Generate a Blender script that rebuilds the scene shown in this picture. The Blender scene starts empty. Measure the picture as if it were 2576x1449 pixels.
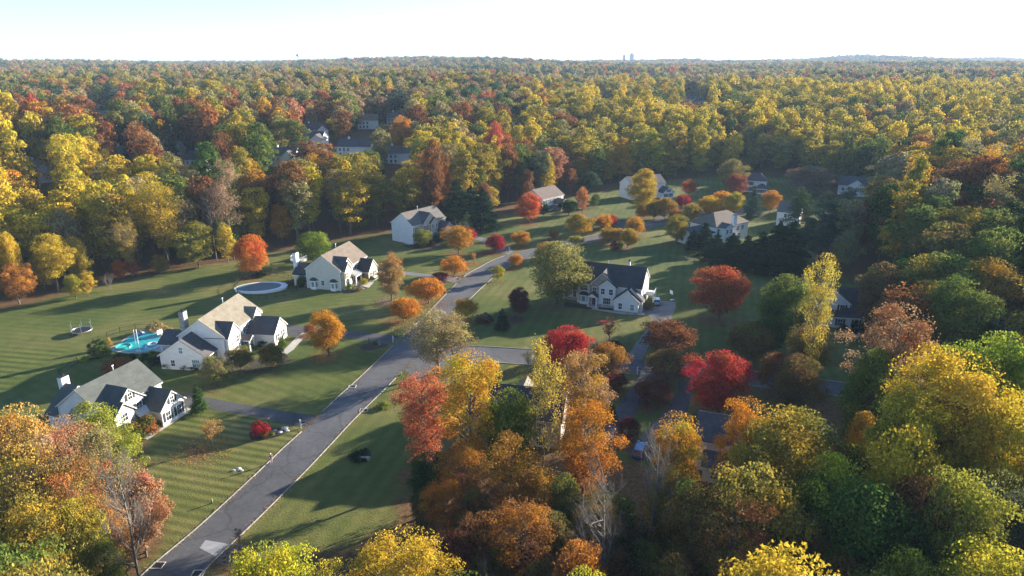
import bpy, math, random
import numpy as np
from mathutils import Vector, Matrix
R = math.radians
random.seed(7)
SC = bpy.context.scene
COL = SC.collection
# ---------------------------------------------------------------- camera survey
FP, PITCH, CAMH = 1718.0, R(18.3), 60.0
def smooth(a, b, x):
    t = np.clip((x - a) / (b - a), 0, 1)
    return t * t * (3 - 2 * t)
def terrain(x, y):
    """height of the land: flat in the neighbourhood, rising to a wooded plateau"""
    x = np.asarray(x, float); y = np.asarray(y, float)
    edge = np.interp(x, [-400, -160, -100, -50, 0, 50, 120, 400], [170, 185, 215, 255, 300, 350, 365, 365])
    d = y - edge
    k = smooth(-60, 120, x)
    z = (19 - 7 * k) * smooth(0, 190, d) + (9 + 3 * k) * smooth(150, 650, d) + 15 * smooth(600, 1900, d)
    far = smooth(250, 900, d)
    z = z - 2 * far + far * (5.2 * np.sin(x * .0068 + 1.3 + .6 * np.sin(y * .004)) * np.sin(y * .0105 + .4) + 3.2 * np.sin(x * .0027 + y * .0093 + 2))
    z = z + 9 * smooth(100, 185, x) * smooth(110, 190, y) * (1 - smooth(262, 305, y))
    z = z + 8 * smooth(800, 1700, d) * (np.sin(x * .0019 + 1 + y * .0007) * np.cos(y * .0023 + x * .0004) + .5 * np.sin(x * .0047 + y * .001))
    z = z - 9 * smooth(1200, 2600, d) * smooth(-300, -1500, x)
    z = z + 40 * np.exp(-((x - 2150) / 420.) ** 2 - ((y - 4300) / 500.) ** 2)
    z = z + 34 * np.exp(-((x - 3700) / 420.) ** 2 - ((y - 5600) / 600.) ** 2)
    return z
def tz(x, y): return float(terrain(x, y))
def ray(px, py):
    u = (px - 1288) / FP; v = (py - 724.5) / FP
    return u, math.cos(PITCH) - v * math.sin(PITCH), -(math.sin(PITCH) + v * math.cos(PITCH))
def g(px, py, z=None, up=0):
    """where a sight line meets the land (or height z)"""
    dx, dy, dz = ray(px, py)
    if z is not None:
        t = (CAMH - z) / -dz
        return dx * t, dy * t
    t = 20.
    if dz < 0:
        t = min((CAMH + 5) / -dz, 9000)
        if dy * t < 165 and dx * t < 95 and not up: return dx * (CAMH / -dz), dy * (CAMH / -dz)
    s = 20.
    while s < 9000:
        if CAMH + dz * s <= tz(dx * s, dy * s) + up: break
        s *= 1.01
    lo, hi = s / 1.01, s
    for _ in range(20):
        m = (lo + hi) / 2
        if CAMH + dz * m <= tz(dx * m, dy * m) + up: hi = m
        else: lo = m
    return dx * hi, dy * hi
def depth(x, y, z=0): return y * math.cos(PITCH) + (CAMH - z) * math.sin(PITCH)
def topix(x, y, z):
    d = depth(x, y, z); up = (z - CAMH) * math.cos(PITCH) + y * math.sin(PITCH)
    return 1288 + FP * x / d, 724.5 - FP * up / d
# ---------------------------------------------------------------- object helpers
def tag(o, label=None, cat=None, group=None, kind=None):
    if label: o['label'] = label
    if cat: o['category'] = cat
    if group: o['group'] = group
    if kind: o['kind'] = kind
    return o
def empty(name, loc, rz=0, label=None, cat=None, group=None):
    o = bpy.data.objects.new(name, None); COL.objects.link(o)
    o.location = loc; o.rotation_euler = (0, 0, rz); o.empty_display_size = .5
    return tag(o, label, cat, group)
def np_mesh(name, V, F, mats, smooth_=False, midx=None):
    """V (n,3), F (m,k) with equal k"""
    V = np.asarray(V, np.float32); F = np.asarray(F, np.int32)
    me = bpy.data.meshes.new(name); me.vertices.add(len(V)); me.vertices.foreach_set('co', V.ravel())
    k = F.shape[1]
    me.loops.add(F.size); me.loops.foreach_set('vertex_index', F.ravel())
    me.polygons.add(len(F)); me.polygons.foreach_set('loop_start', np.arange(len(F), dtype=np.int32) * k)
    for m in (mats if isinstance(mats, (list, tuple)) else [mats]): me.materials.append(m)
    if midx is not None: me.polygons.foreach_set('material_index', np.asarray(midx, np.int32))
    me.polygons.foreach_set('use_smooth', np.full(len(F), bool(smooth_)))
    me.update(calc_edges=True)
    return me
class MB:
    """collects simple solids into one mesh"""
    def __init__(s): s.v = []; s.f = []
    def poly(s, pts, faces):
        b = len(s.v); s.v += [tuple(p) for p in pts]; s.f += [tuple(i + b for i in f) for f in faces]; return s
    def box(s, x0, x1, y0, y1, z0, z1):
        return s.poly([(x0, y0, z0), (x1, y0, z0), (x1, y1, z0), (x0, y1, z0), (x0, y0, z1), (x1, y0, z1), (x1, y1, z1), (x0, y1, z1)],
                      [(0, 3, 2, 1), (4, 5, 6, 7), (0, 1, 5, 4), (1, 2, 6, 5), (2, 3, 7, 6), (3, 0, 4, 7)])
    def prism(s, pts, ext):
        """pts: planar loop of 3D points, extruded by vector ext"""
        n = len(pts); e = Vector(ext); a = [Vector(p) for p in pts]
        return s.poly(a + [p + e for p in a], [tuple(range(n - 1, -1, -1)), tuple(range(n, 2 * n))] + [(i, (i + 1) % n, n + (i + 1) % n, n + i) for i in range(n)])
    def tube(s, pts, rad, n=8, cap=True):
        rings = []; b = len(s.v)
        pts = [Vector(p) for p in pts]
        for i, p in enumerate(pts):
            d = (pts[min(i + 1, len(pts) - 1)] - pts[max(i - 1, 0)]).normalized()
            a = d.orthogonal().normalized(); c = d.cross(a)
            r = rad[i] if isinstance(rad, (list, tuple)) else rad
            s.v += [tuple(p + r * (math.cos(2 * math.pi * k / n) * a + math.sin(2 * math.pi * k / n) * c)) for k in range(n)]
        for i in range(len(pts) - 1):
            # keep rings aligned: nearest start
            for k in range(n):
                s.f.append((b + i * n + k, b + i * n + (k + 1) % n, b + (i + 1) * n + (k + 1) % n, b + (i + 1) * n + k))
        if cap:
            s.f.append(tuple(b + k for k in range(n - 1, -1, -1))); s.f.append(tuple(b + (len(pts) - 1) * n + k for k in range(n)))
        return s
    def ell(s, c, r, n=12, m=8, jit=0, half=False, rnd=random):
        b = len(s.v); rows = m
        for i in range(rows + 1):
            ph = -math.pi / 2 + math.pi * i / rows
            if half: ph = math.pi / 2 * i / rows
            for k in range(n):
                j = 1 + jit * (rnd.random() - .5)
                s.v.append((c[0] + r[0] * math.cos(ph) * math.cos(2 * math.pi * k / n) * j, c[1] + r[1] * math.cos(ph) * math.sin(2 * math.pi * k / n) * j, c[2] + r[2] * math.sin(ph) * j))
        for i in range(rows):
            for k in range(n):
                s.f.append((b + i * n + k, b + i * n + (k + 1) % n, b + (i + 1) * n + (k + 1) % n, b + (i + 1) * n + k))
        return s
    def build(s, name, mat, parent=None, smooth_=False, link=True):
        me = bpy.data.meshes.new(name); me.from_pydata(s.v, [], s.f)
        for m in (mat if isinstance(mat, (list, tuple)) else [mat]): me.materials.append(m)
        if smooth_: me.polygons.foreach_set('use_smooth', [True] * len(me.polygons))
        me.update()
        o = bpy.data.objects.new(name, me)
        if link: COL.objects.link(o)
        if parent: o.parent = parent
        return o
# ---------------------------------------------------------------- materials
def new_mat(name):
    m = bpy.data.materials.new(name); m.use_nodes = True; nt = m.node_tree
    return m, nt, nt.nodes['Principled BSDF']
def N(nt, t, **kw):
    n = nt.nodes.new(t)
    for k, v in kw.items():
        if k.startswith('i_'): n.inputs[k[2:].replace('_', ' ')].default_value = v
        else: setattr(n, k, v)
    return n
def mapping(nt, coord='Object', scale=(1, 1, 1), rot=(0, 0, 0)):
    tc = N(nt, 'ShaderNodeTexCoord'); mp = N(nt, 'ShaderNodeMapping'); mp.inputs['Scale'].default_value = scale; mp.inputs['Rotation'].default_value = rot
    nt.links.new(tc.outputs[coord], mp.inputs['Vector']); return mp.outputs[0]
def ramp(nt, fac, stops, interp='LINEAR'):
    r = N(nt, 'ShaderNodeValToRGB'); r.color_ramp.interpolation = interp
    el = r.color_ramp.elements
    while len(el) < len(stops): el.new(.5)
    for e, (p, c) in zip(el, stops):
        e.position = p; e.color = (*c, 1) if len(c) == 3 else c
    nt.links.new(fac, r.inputs[0]); return r.outputs[0]
def mixc(nt, fac, a, b, mode='MIX'):
    m = N(nt, 'ShaderNodeMix', data_type='RGBA', blend_type=mode)
    for sock, v in ((m.inputs[0], fac), (m.inputs[6], a), (m.inputs[7], b)):
        if hasattr(v, 'links'): nt.links.new(v, sock)
        else: sock.default_value = v if not isinstance(v, (tuple, list)) else ((*v, 1) if len(v) == 3 else v)
    return m.outputs[2]
def noise(nt, vec, scale, detail=4, rough=.6):
    n = N(nt, 'ShaderNodeTexNoise'); n.inputs['Scale'].default_value = scale; n.inputs['Detail'].default_value = detail; n.inputs['Roughness'].default_value = rough
    nt.links.new(vec, n.inputs['Vector']); return n.outputs[0]
def math_(nt, op, a, b=None, c=None):
    m = N(nt, 'ShaderNodeMath', operation=op)
    for i, v in enumerate((a, b, c)):
        if v is None: continue
        if hasattr(v, 'links'): nt.links.new(v, m.inputs[i])
        else: m.inputs[i].default_value = v
    return m.outputs[0]
def bump(nt, bsdf, h, strength=.3, dist=.02):
    b = N(nt, 'ShaderNodeBump'); b.inputs['Strength'].default_value = strength; b.inputs['Distance'].default_value = dist
    nt.links.new(h, b.inputs['Height']); nt.links.new(b.outputs[0], bsdf.inputs['Normal'])
def plain(name, col, rough=.6, metal=0, var=.15, scale=3, spec=.4):
    m, nt, b = new_mat(name)
    n = noise(nt, mapping(nt), scale)
    c = ramp(nt, n, [(.3, tuple(x * (1 - var) for x in col)), (.7, tuple(min(1, x * (1 + var)) for x in col))])
    nt.links.new(c, b.inputs['Base Color']); b.inputs['Roughness'].default_value = rough; b.inputs['Metallic'].default_value = metal
    b.inputs['Specular IOR Level'].default_value = spec
    return m
def siding(name, col, line=.2):
    m, nt, b = new_mat(name)
    tc = N(nt, 'ShaderNodeTexCoord'); sp = N(nt, 'ShaderNodeSeparateXYZ'); nt.links.new(tc.outputs['Object'], sp.inputs[0])
    f = math_(nt, 'FRACT', math_(nt, 'MULTIPLY', sp.outputs[2], 1 / line))
    n = noise(nt, mapping(nt, scale=(.5, .5, 1)), 1.5, 5)
    base = ramp(nt, n, [(.25, tuple(x * .86 for x in col)), (.75, tuple(min(.9, x * 1.05) for x in col))])
    seam = ramp(nt, f, [(0, (.62, .62, .62)), (.12, (1, 1, 1))])
    nt.links.new(mixc(nt, 1., base, seam, 'MULTIPLY'), b.inputs['Base Color']); b.inputs['Roughness'].default_value = .55
    bump(nt, b, f, .5, .03); return m
def shingle(name, col):
    m, nt, b = new_mat(name)
    v = mapping(nt)
    n = noise(nt, v, .7, 6, .7); n2 = noise(nt, v, 9, 3, .7)
    c = ramp(nt, n, [(.3, tuple(x * .75 for x in col)), (.7, tuple(x * 1.2 for x in col))])
    c2 = ramp(nt, n2, [(.35, (.72, .72, .72)), (.65, (1.15, 1.15, 1.15))])
    br = N(nt, 'ShaderNodeTexBrick'); br.inputs['Scale'].default_value = 1; br.inputs['Brick Width'].default_value = .5; br.inputs['Row Height'].default_value = .22
    br.inputs['Mortar Size'].default_value = .012; br.inputs['Color1'].default_value = (1, 1, 1, 1); br.inputs['Color2'].default_value = (.82, .82, .82, 1); br.inputs['Mortar'].default_value = (.5, .5, .5, 1)
    mp = mapping(nt, rot=(R(45), 0, 0)); nt.links.new(mp, br.inputs['Vector'])
    x = mixc(nt, 1., c, c2, 'MULTIPLY'); x = mixc(nt, .3, x, br.outputs[0], 'MULTIPLY')
    nt.links.new(x, b.inputs['Base Color']); b.inputs['Roughness'].default_value = .85; b.inputs['Specular IOR Level'].default_value = .25
    bump(nt, b, n2, .4, .02); return m
def stone(name, c1, c2, scale=2.6):
    m, nt, b = new_mat(name); v = mapping(nt)
    vo = N(nt, 'ShaderNodeTexVoronoi'); vo.inputs['Scale'].default_value = scale; nt.links.new(v, vo.inputs['Vector'])
    ve = N(nt, 'ShaderNodeTexVoronoi', feature='DISTANCE_TO_EDGE'); ve.inputs['Scale'].default_value = scale; nt.links.new(v, ve.inputs['Vector'])
    sp = N(nt, 'ShaderNodeSeparateColor'); nt.links.new(vo.outputs['Color'], sp.inputs[0])
    c = ramp(nt, sp.outputs[0], [(0, c1), (.5, tuple((a + d) / 2 for a, d in zip(c1, c2))), (1, c2)])
    e = ramp(nt, ve.outputs[0], [(0, (.5, .5, .48)), (.06, (1, 1, 1))])
    nt.links.new(mixc(nt, 1., c, e, 'MULTIPLY'), b.inputs['Base Color']); b.inputs['Roughness'].default_value = .8; bump(nt, b, ve.outputs[0], .6, .05); return m
M = {}
M['white_siding'] = siding('white_siding', (.78, .76, .72))
M['cream_siding'] = siding('cream_siding', (.66, .59, .42))
M['beige_siding'] = siding('beige_siding', (.62, .58, .49))
M['grey_siding'] = siding('grey_siding', (.68, .67, .64))
M['tan_siding'] = siding('tan_siding', (.50, .42, .33))
M['blue_siding'] = siding('blue_siding', (.68, .71, .72))
M['roof_green'] = shingle('roof_green', (.09, .10, .092))
M['roof_tan'] = shingle('roof_tan', (.21, .185, .14))
M['roof_brown'] = shingle('roof_brown', (.17, .135, .105))
M['roof_grey'] = shingle('roof_grey', (.15, .135, .12))
M['roof_mauve'] = shingle('roof_mauve', (.17, .125, .105))
M['roof_dark'] = shingle('roof_dark', (.055, .052, .055))
M['roof_slate'] = shingle('roof_slate', (.09, .085, .09))
M['trim'] = plain('white_trim', (.78, .77, .74), .5, var=.05)
M['glass'] = plain('window_glass', (.025, .035, .045), .08, spec=.8, var=.4, scale=.8)
M['glass_pale'] = plain('curtained_glass', (.16, .24, .26), .1, spec=.8, var=.3)
M['shutter'] = plain('dark_shutter', (.03, .035, .05), .5)
M['door'] = plain('dark_door', (.05, .025, .03), .4)
M['stone'] = stone('field_stone', (.22, .2, .18), (.46, .42, .36))
M['stone_pale'] = stone('pale_stone', (.38, .35, .28), (.66, .62, .52))
M['brick'] = stone('brick_wall', (.22, .13, .1), (.33, .2, .15), 5)
M['metal'] = plain('grey_metal', (.4, .41, .42), .35, .7)
M['metal_roof'] = plain('standing_seam_metal', (.42, .42, .38), .4, .5)
M['black_metal'] = plain('black_metal', (.02, .02, .022), .45, .3)
M['concrete'] = plain('concrete', (.42, .39, .34), .85, var=.15, scale=1.2)
M['kerb'] = plain('kerb_stone', (.30, .28, .25), .85, var=.35, scale=4)
M['mulch'] = plain('dark_mulch', (.045, .028, .02), .95, var=.5, scale=5)
M['wood'] = plain('weathered_wood', (.2, .16, .12), .8)
M['rock'] = plain('pale_rock', (.42, .4, .37), .85, var=.3, scale=2)
# ---------------------------------------------------------------- clearing (lawns) outline, in survey coordinates
CLEAR_PX = [(-260, 880), (-60, 800), (0, 778), (150, 740), (300, 703), (450, 676), (600, 652), (700, 632), (800, 612), (900, 596), (980, 583), (1060, 566), (1130, 566), (1250, 545), (1300, 528),
            (1400, 502), (1500, 482), (1560, 473), (1640, 452), (1750, 448), (1850, 437), (1990, 438), (2030, 470), (2080, 492), (2200, 492), (2240, 510), (2120, 560), (2060, 640), (2050, 690), (2150, 700), (2235, 760),
            (2235, 850), (2160, 930), (2280, 975), (2280, 1010), (2080, 1010), (1990, 1060), (1860, 1090), (1780, 1150), (1640, 1190), (1540, 1170), (1440, 1140), (1180, 1120), (1040, 1160), (1020, 1260), (1010, 1340),
            (860, 1390), (560, 1460), (420, 1560), (300, 1520), (400, 1330), (350, 1200), (345, 1115), (200, 1085), (-40, 1060), (-500, 1000)]
CLEAR = np.array([g(*p, z=0) if p[1] > 600 else g(*p) for p in CLEAR_PX])
def poly_signed(px, py, poly):
    """signed distance to polygon, negative inside"""
    px = np.asarray(px, float); py = np.asarray(py, float)
    inside = np.zeros(px.shape, bool); dist = np.full(px.shape, 1e9)
    n = len(poly)
    for i in range(n):
        x0, y0 = poly[i]; x1, y1 = poly[(i + 1) % n]
        c = ((y0 > py) != (y1 > py)) & (px < (x1 - x0) * (py - y0) / ((y1 - y0) if y1 != y0 else 1e-9) + x0)
        inside ^= c
        ex, ey = x1 - x0, y1 - y0; L = ex * ex + ey * ey + 1e-9
        t = np.clip(((px - x0) * ex + (py - y0) * ey) / L, 0, 1)
        dist = np.minimum(dist, np.hypot(px - x0 - t * ex, py - y0 - t * ey))
    return np.where(inside, -dist, dist)
def axis(lo, hi, a, b, step, grow=1.12):
    v = list(np.arange(a, b + .1, step)); s = step
    while v[-1] < hi: s = min(s * grow, 260); v.append(v[-1] + s)
    s = step; w = [a]
    while w[-1] > lo: s = min(s * grow, 260); w.append(w[-1] - s)
    return np.array(w[:0:-1] + v)
gx = axis(-7000, 8500, -190, 240, 2.5); gy = axis(-300, 11500, -10, 420, 2.5)
GX, GY = np.meshgrid(gx, gy)
GZ = terrain(GX, GY)
V = np.stack([GX.ravel(), GY.ravel(), GZ.ravel()], 1)
nx, ny = len(gx), len(gy)
idx = np.arange(nx * ny).reshape(ny, nx)
F = np.stack([idx[:-1, :-1].ravel(), idx[:-1, 1:].ravel(), idx[1:, 1:].ravel(), idx[1:, :-1].ravel()], 1)
def ground_mat():
    m, nt, b = new_mat('lawn_and_litter')
    geo = N(nt, 'ShaderNodeNewGeometry'); pos = geo.outputs['Position']
    at = N(nt, 'ShaderNodeAttribute', attribute_name='wood'); mow = N(nt, 'ShaderNodeAttribute', attribute_name='mow'); mk = N(nt, 'ShaderNodeAttribute', attribute_name='mowk')
    n1 = noise(nt, pos, .035, 5, .6); n2 = noise(nt, pos, .35, 5, .65); n3 = noise(nt, pos, 3.5, 4, .7)
    grass = ramp(nt, n1, [(.3, (.06, .088, .022)), (.48, (.095, .112, .03)), (.68, (.175, .155, .058))])
    grass = mixc(nt, .55, grass, ramp(nt, n2, [(.3, (.62, .72, .6)), (.7, (1.35, 1.25, 1.2))]), 'MULTIPLY')
    grass = mixc(nt, .6, grass, ramp(nt, n3, [(.3, (.6, .62, .6)), (.7, (1.4, 1.35, 1.3))]), 'MULTIPLY')
    st = math_(nt, 'SINE', math_(nt, 'ADD', mow.outputs['Fac'], math_(nt, 'MULTIPLY', n2, 1.5)))
    grass = mixc(nt, math_(nt, 'MULTIPLY', mk.outputs['Fac'], ramp(nt, noise(nt, pos, .06, 3), [(.35, (.35, .35, .35)), (.65, (1, 1, 1))])), grass, ramp(nt, math_(nt, 'MULTIPLY_ADD', st, .5, .5), [(.1, (.62, .68, .62)), (.9, (1.32, 1.25, 1.2))]), 'MULTIPLY')
    litter = ramp(nt, noise(nt, pos, 1.6, 6, .75), [(.3, (.05, .032, .018)), (.5, (.13, .075, .035)), (.72, (.24, .14, .06))])
    w = math_(nt, 'ADD', at.outputs['Fac'], math_(nt, 'MULTIPLY_ADD', noise(nt, pos, .25, 6, .7), 1.1, -.55))
    w = ramp(nt, w, [(.36, (0, 0, 0)), (.62, (1, 1, 1))])
    nt.links.new(mixc(nt, w, grass, litter), b.inputs['Base Color'])
    b.inputs['Roughness'].default_value = .95; b.inputs['Specular IOR Level'].default_value = .1
    bump(nt, b, n3, .8, .12); return m
SD = poly_signed(V[:, 0], V[:, 1], CLEAR)
me = np_mesh('ground', V, F, ground_mat(), True)
wood = np.clip((SD + 5) / 8, 0, 1)
a = me.attributes.new('wood', 'FLOAT', 'POINT'); a.data.foreach_set('value', wood.astype(np.float32))
V0 = V; X_, Y_ = V[:, 0], V[:, 1]
side = X_ - (-42 + (Y_ - 68) * .27)            # >0 right of the street
def ph(deg, per): return (X_ * math.cos(R(deg)) + Y_ * math.sin(R(deg))) * 2 * math.pi / per
mw = np.where(side < 0, np.where(Y_ < 111, ph(75, 1.75), np.where(Y_ < 150, ph(60, 2.4), ph(110, 2.6))), ph(-15, 2.6))
mw = np.where(X_ < -95, ph(80, 2.2), mw)
a = me.attributes.new('mowk', 'FLOAT', 'POINT'); a.data.foreach_set('value', np.where((side < 0) & (Y_ < 111) | (X_ < -95) & (Y_ < 140), 1., .36).astype(np.float32))
a = me.attributes.new('mow', 'FLOAT', 'POINT'); a.data.foreach_set('value', mw.astype(np.float32))
o = bpy.data.objects.new('ground', me); COL.objects.link(o); tag(o, kind='structure')

# ---------------------------------------------------------------- street, side street, driveways
def asphalt(name, c, sc=1.):
    m, nt, b = new_mat(name); geo = N(nt, 'ShaderNodeNewGeometry'); pos = geo.outputs['Position']
    n1 = noise(nt, pos, .12 * sc, 5, .65); n2 = noise(nt, pos, 6, 4, .7); n3 = noise(nt, pos, 1.1, 6, .75)
    x = ramp(nt, n1, [(.3, tuple(k * .8 for k in c)), (.7, tuple(k * 1.25 for k in c))])
    x = mixc(nt, .5, x, ramp(nt, n2, [(.3, (.7, .7, .7)), (.7, (1.3, 1.3, 1.3))]), 'MULTIPLY')
    x = mixc(nt, .4, x, ramp(nt, n3, [(.42, (.75, .75, .75)), (.6, (1.15, 1.15, 1.15))]), 'MULTIPLY')
    vo = N(nt, 'ShaderNodeTexVoronoi', feature='DISTANCE_TO_EDGE'); vo.inputs['Scale'].default_value = .11; mp = N(nt, 'ShaderNodeVectorMath', operation='ADD'); nv = N(nt, 'ShaderNodeTexNoise'); nv.inputs['Scale'].default_value = .5; nv.inputs['Detail'].default_value = 4
    nt.links.new(pos, nv.inputs['Vector']); sc_ = N(nt, 'ShaderNodeVectorMath', operation='SCALE'); sc_.inputs['Scale'].default_value = 2.2; nt.links.new(nv.outputs['Color'], sc_.inputs[0]); nt.links.new(pos, mp.inputs[0]); nt.links.new(sc_.outputs[0], mp.inputs[1]); nt.links.new(mp.outputs[0], vo.inputs['Vector'])
    x = mixc(nt, .4, x, ramp(nt, vo.outputs[0], [(0, (.35, .35, .35)), (.012, (.45, .45, .45)), (.02, (1, 1, 1))]), 'MULTIPLY')
    vp = N(nt, 'ShaderNodeTexVoronoi'); vp.inputs['Scale'].default_value = .05; nt.links.new(pos, vp.inputs['Vector']); sp_ = N(nt, 'ShaderNodeSeparateColor'); nt.links.new(vp.outputs['Color'], sp_.inputs[0])
    x = mixc(nt, .35, x, ramp(nt, sp_.outputs[0], [(0, (.75, .75, .78)), (1, (1.2, 1.18, 1.15))]), 'MULTIPLY')
    nt.links.new(x, b.inputs['Base Color']); b.inputs['Roughness'].default_value = .88; b.inputs['Specular IOR Level'].default_value = .25; bump(nt, b, n2, .4, .01); return m
M['asphalt'] = asphalt('street_asphalt', (.095, .095, .10)); M['drive'] = asphalt('driveway_asphalt', (.075, .073, .075)); M['drive_pale'] = asphalt('pale_driveway', (.17, .165, .16))
def catmull(P_, n=6):
    P_ = [np.array(p, float) for p in P_]; out = []
    Q = [2 * P_[0] - P_[1]] + P_ + [2 * P_[-1] - P_[-2]]
    for i in range(1, len(Q) - 2):
        for k in range(n):
            t = k / n
            out.append(.5 * ((2 * Q[i]) + (-Q[i - 1] + Q[i + 1]) * t + (2 * Q[i - 1] - 5 * Q[i] + 4 * Q[i + 1] - Q[i + 2]) * t * t + (-Q[i - 1] + 3 * Q[i] - 3 * Q[i + 1] + Q[i + 2]) * t ** 3))
    out.append(P_[-1]); return np.array(out)
def resample(C, n):
    d = np.r_[0, np.cumsum(np.hypot(*np.diff(C, axis=0).T))]; t = np.linspace(0, d[-1], n)
    return np.stack([np.interp(t, d, C[:, 0]), np.interp(t, d, C[:, 1])], 1)
RL = [(100, 1760), (230, 1600), (355, 1449), (500, 1325), (644, 1193), (713, 1127), (771, 1075), (849, 1000), (894, 960), (961, 897), (999, 861), (1026, 833), (1069, 795), (1131, 731), (1171, 693), (1206, 673), (1244, 653), (1288, 638), (1333, 628), (1408, 611), (1500, 590), (1623, 561), (1700, 545), (1790, 532), (1900, 521)]
RR = [(300, 1760), (390, 1600), (502, 1449), (644, 1310), (752, 1203), (824, 1127), (897, 1049), (957, 990), (1007, 940), (1064, 880), (1124, 813), (1177, 757), (1244, 696), (1288, 667), (1315, 655), (1428, 623), (1493, 608), (1623, 576), (1668, 566), (1740, 552), (1900, 535)]
Lw = resample(catmull([g(*p, z=0) for p in RL]), 160); Rw = resample(catmull([g(*p, z=0) for p in RR]), 160)
def strip(name, A, B, z, mat, mid=4):
    n = len(A); rows = [A + (B - A) * k / mid for k in range(mid + 1)]
    V = np.concatenate([np.c_[r, terrain(r[:, 0], r[:, 1]) + z] for r in rows]); F = []
    for k in range(mid):
        i = np.arange(n - 1); F.append(np.stack([k * n + i, (k + 1) * n + i, (k + 1) * n + i + 1, k * n + i + 1], 1))
    me = np_mesh(name, V, np.concatenate(F)[:, ::-1], mat); o = bpy.data.objects.new(name, me); COL.objects.link(o); tag(o, kind='structure'); return o
strip('street_road', Lw, Rw, .024, M['asphalt'])
ST = [(1010, 925), (1100, 872), (1194, 871), (1288, 876), (1368, 882), (1573, 901), (1735, 916), (1900, 935), (2080, 957), (2300, 985)]
SB = [(1050, 960), (1150, 918), (1210, 912), (1288, 915), (1400, 922), (1538, 935), (1735, 956), (1900, 972), (2080, 992), (2300, 1022)]
Tw = resample(catmull([g(*p, z=0) for p in ST]), 70); Bw = resample(catmull([g(*p, z=0) for p in SB]), 70)
strip('side_road', Tw, Bw, .018, M['asphalt'])
def flat(name, pts, z, mat, kind='structure', world=False, th=0):
    w = [g(*p, z=0) for p in pts] if not world else pts
    mb = MB(); n = len(w)
    if th: mb.prism([(x, y, z) for x, y in w], (0, 0, th))
    else:
        mb.poly([(x, y, z) for x, y in w], [tuple(range(n))])
    o = mb.build(name, mat)
    if not th:
        me = o.data; me.calc_loop_triangles()
        if me.polygons[0].normal.z < 0: me.flip_normals()
    if kind: tag(o, kind=kind)
    return o
DRV = [('drive', [(405, 980), (530, 1002), (644, 1023), (806, 1048), (775, 1078), (644, 1048), (535, 1031), (455, 1027), (428, 1010)]),
       ('drive', [(714, 816), (764, 820), (876, 833), (1006, 845), (985, 868), (876, 849), (800, 846), (762, 843), (729, 847), (722, 835)]),
       ('drive_pale', [(944, 668), (985, 678), (1019, 683), (1106, 693), (1165, 699), (1150, 712), (1094, 701), (1019, 691), (962, 687), (944, 682)]),
       ('drive_pale', [(1146, 588), (1191, 592), (1230, 602), (1262, 618), (1290, 630), (1282, 641), (1250, 633), (1222, 612), (1196, 602), (1150, 600)]),
       ('drive', [(1440, 538), (1500, 545), (1548, 549), (1590, 566), (1570, 574), (1540, 563), (1490, 555), (1440, 548)]),
       ('drive_pale', [(1608, 787), (1616, 768), (1640, 756), (1699, 758), (1700, 775), (1686, 805), (1655, 845), (1630, 873), (1615, 910), (1572, 905), (1600, 862), (1630, 824), (1640, 804), (1634, 794)]),
       ('drive', [(1610, 940), (1655, 948), (1625, 990), (1590, 1055), (1560, 1120), (1500, 1112), (1525, 1067)]),
       ('drive', [(1706, 952), (1750, 958), (1735, 1010), (1728, 1040), (1690, 1080), (1650, 1140), (1600, 1165), (1575, 1135), (1655, 1055), (1706, 985)]),
       ('drive', [(2128, 730), (2160, 720), (2178, 770), (2215, 850), (2190, 850), (2150, 845), (2165, 815), (2140, 770)]),
       ('drive', [(1660, 490), (1700, 500), (1690, 520), (1668, 556), (1645, 558), (1670, 520), (1650, 505)]),
       ('drive_pale', [(1745, 540), (1790, 530), (1845, 545), (1840, 556), (1790, 552)])]
for mt, pts in DRV: flat('driveway', pts, .011, M[mt])
M['patch'] = asphalt('pale_patch', (.30, .31, .31))
flat('road_patch', [(517, 1359), (577, 1369), (547, 1402), (502, 1379)], .03, M['patch'])
for pts in ([(354, 1102), (372, 1106), (486, 1030), (474, 1026), (463, 1027)],
            [(708, 886), (720, 892), (738, 880), (752, 864), (765, 850), (778, 839), (762, 837), (748, 846), (733, 862)],
            [(896, 712), (905, 718), (928, 724), (937, 714), (944, 705), (955, 700), (950, 696), (938, 700), (927, 708), (917, 715)],
            [(1488, 778), (1494, 772), (1506, 771), (1504, 778), (1560, 783), (1620, 787), (1622, 793), (1560, 790)],
            [(1014, 612), (1030, 616), (1075, 606), (1100, 598), (1098, 594), (1070, 601), (1035, 610)],
            [(2120, 836), (2150, 841), (2202, 836), (2204, 843), (2150, 848), (2118, 842)]):
    flat('garden_path', pts, .016, M['concrete'])
# mulch beds
for pts in ([(904, 874), (915, 866), (940, 862), (968, 861), (980, 866), (968, 873), (938, 881), (912, 882)], [(625, 1090), (640, 1080), (680, 1078), (722, 1075), (712, 1090), (672, 1106), (632, 1108)],
            [(1090, 702), (1150, 694), (1176, 691), (1172, 700), (1130, 712), (1098, 711)], [(1010, 618), (1060, 610), (1110, 606), (1120, 616), (1080, 626), (1040, 628)], [(1543, 625), (1592, 622), (1590, 632), (1560, 636), (1540, 632)],
            [(860, 728), (880, 716), (915, 712), (925, 726), (890, 738), (862, 738)], [(560, 912), (640, 905), (705, 886), (735, 905), (700, 925), (640, 938), (560, 935)], [(1420, 760), (1488, 770), (1486, 778), (1420, 772)], [(1506, 774), (1610, 783), (1610, 789), (1506, 781)], [(372, 1095), (470, 1020), (462, 1016), (380, 1078)]):
    flat('mulch_bed', pts, .008, M['mulch'])
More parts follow.
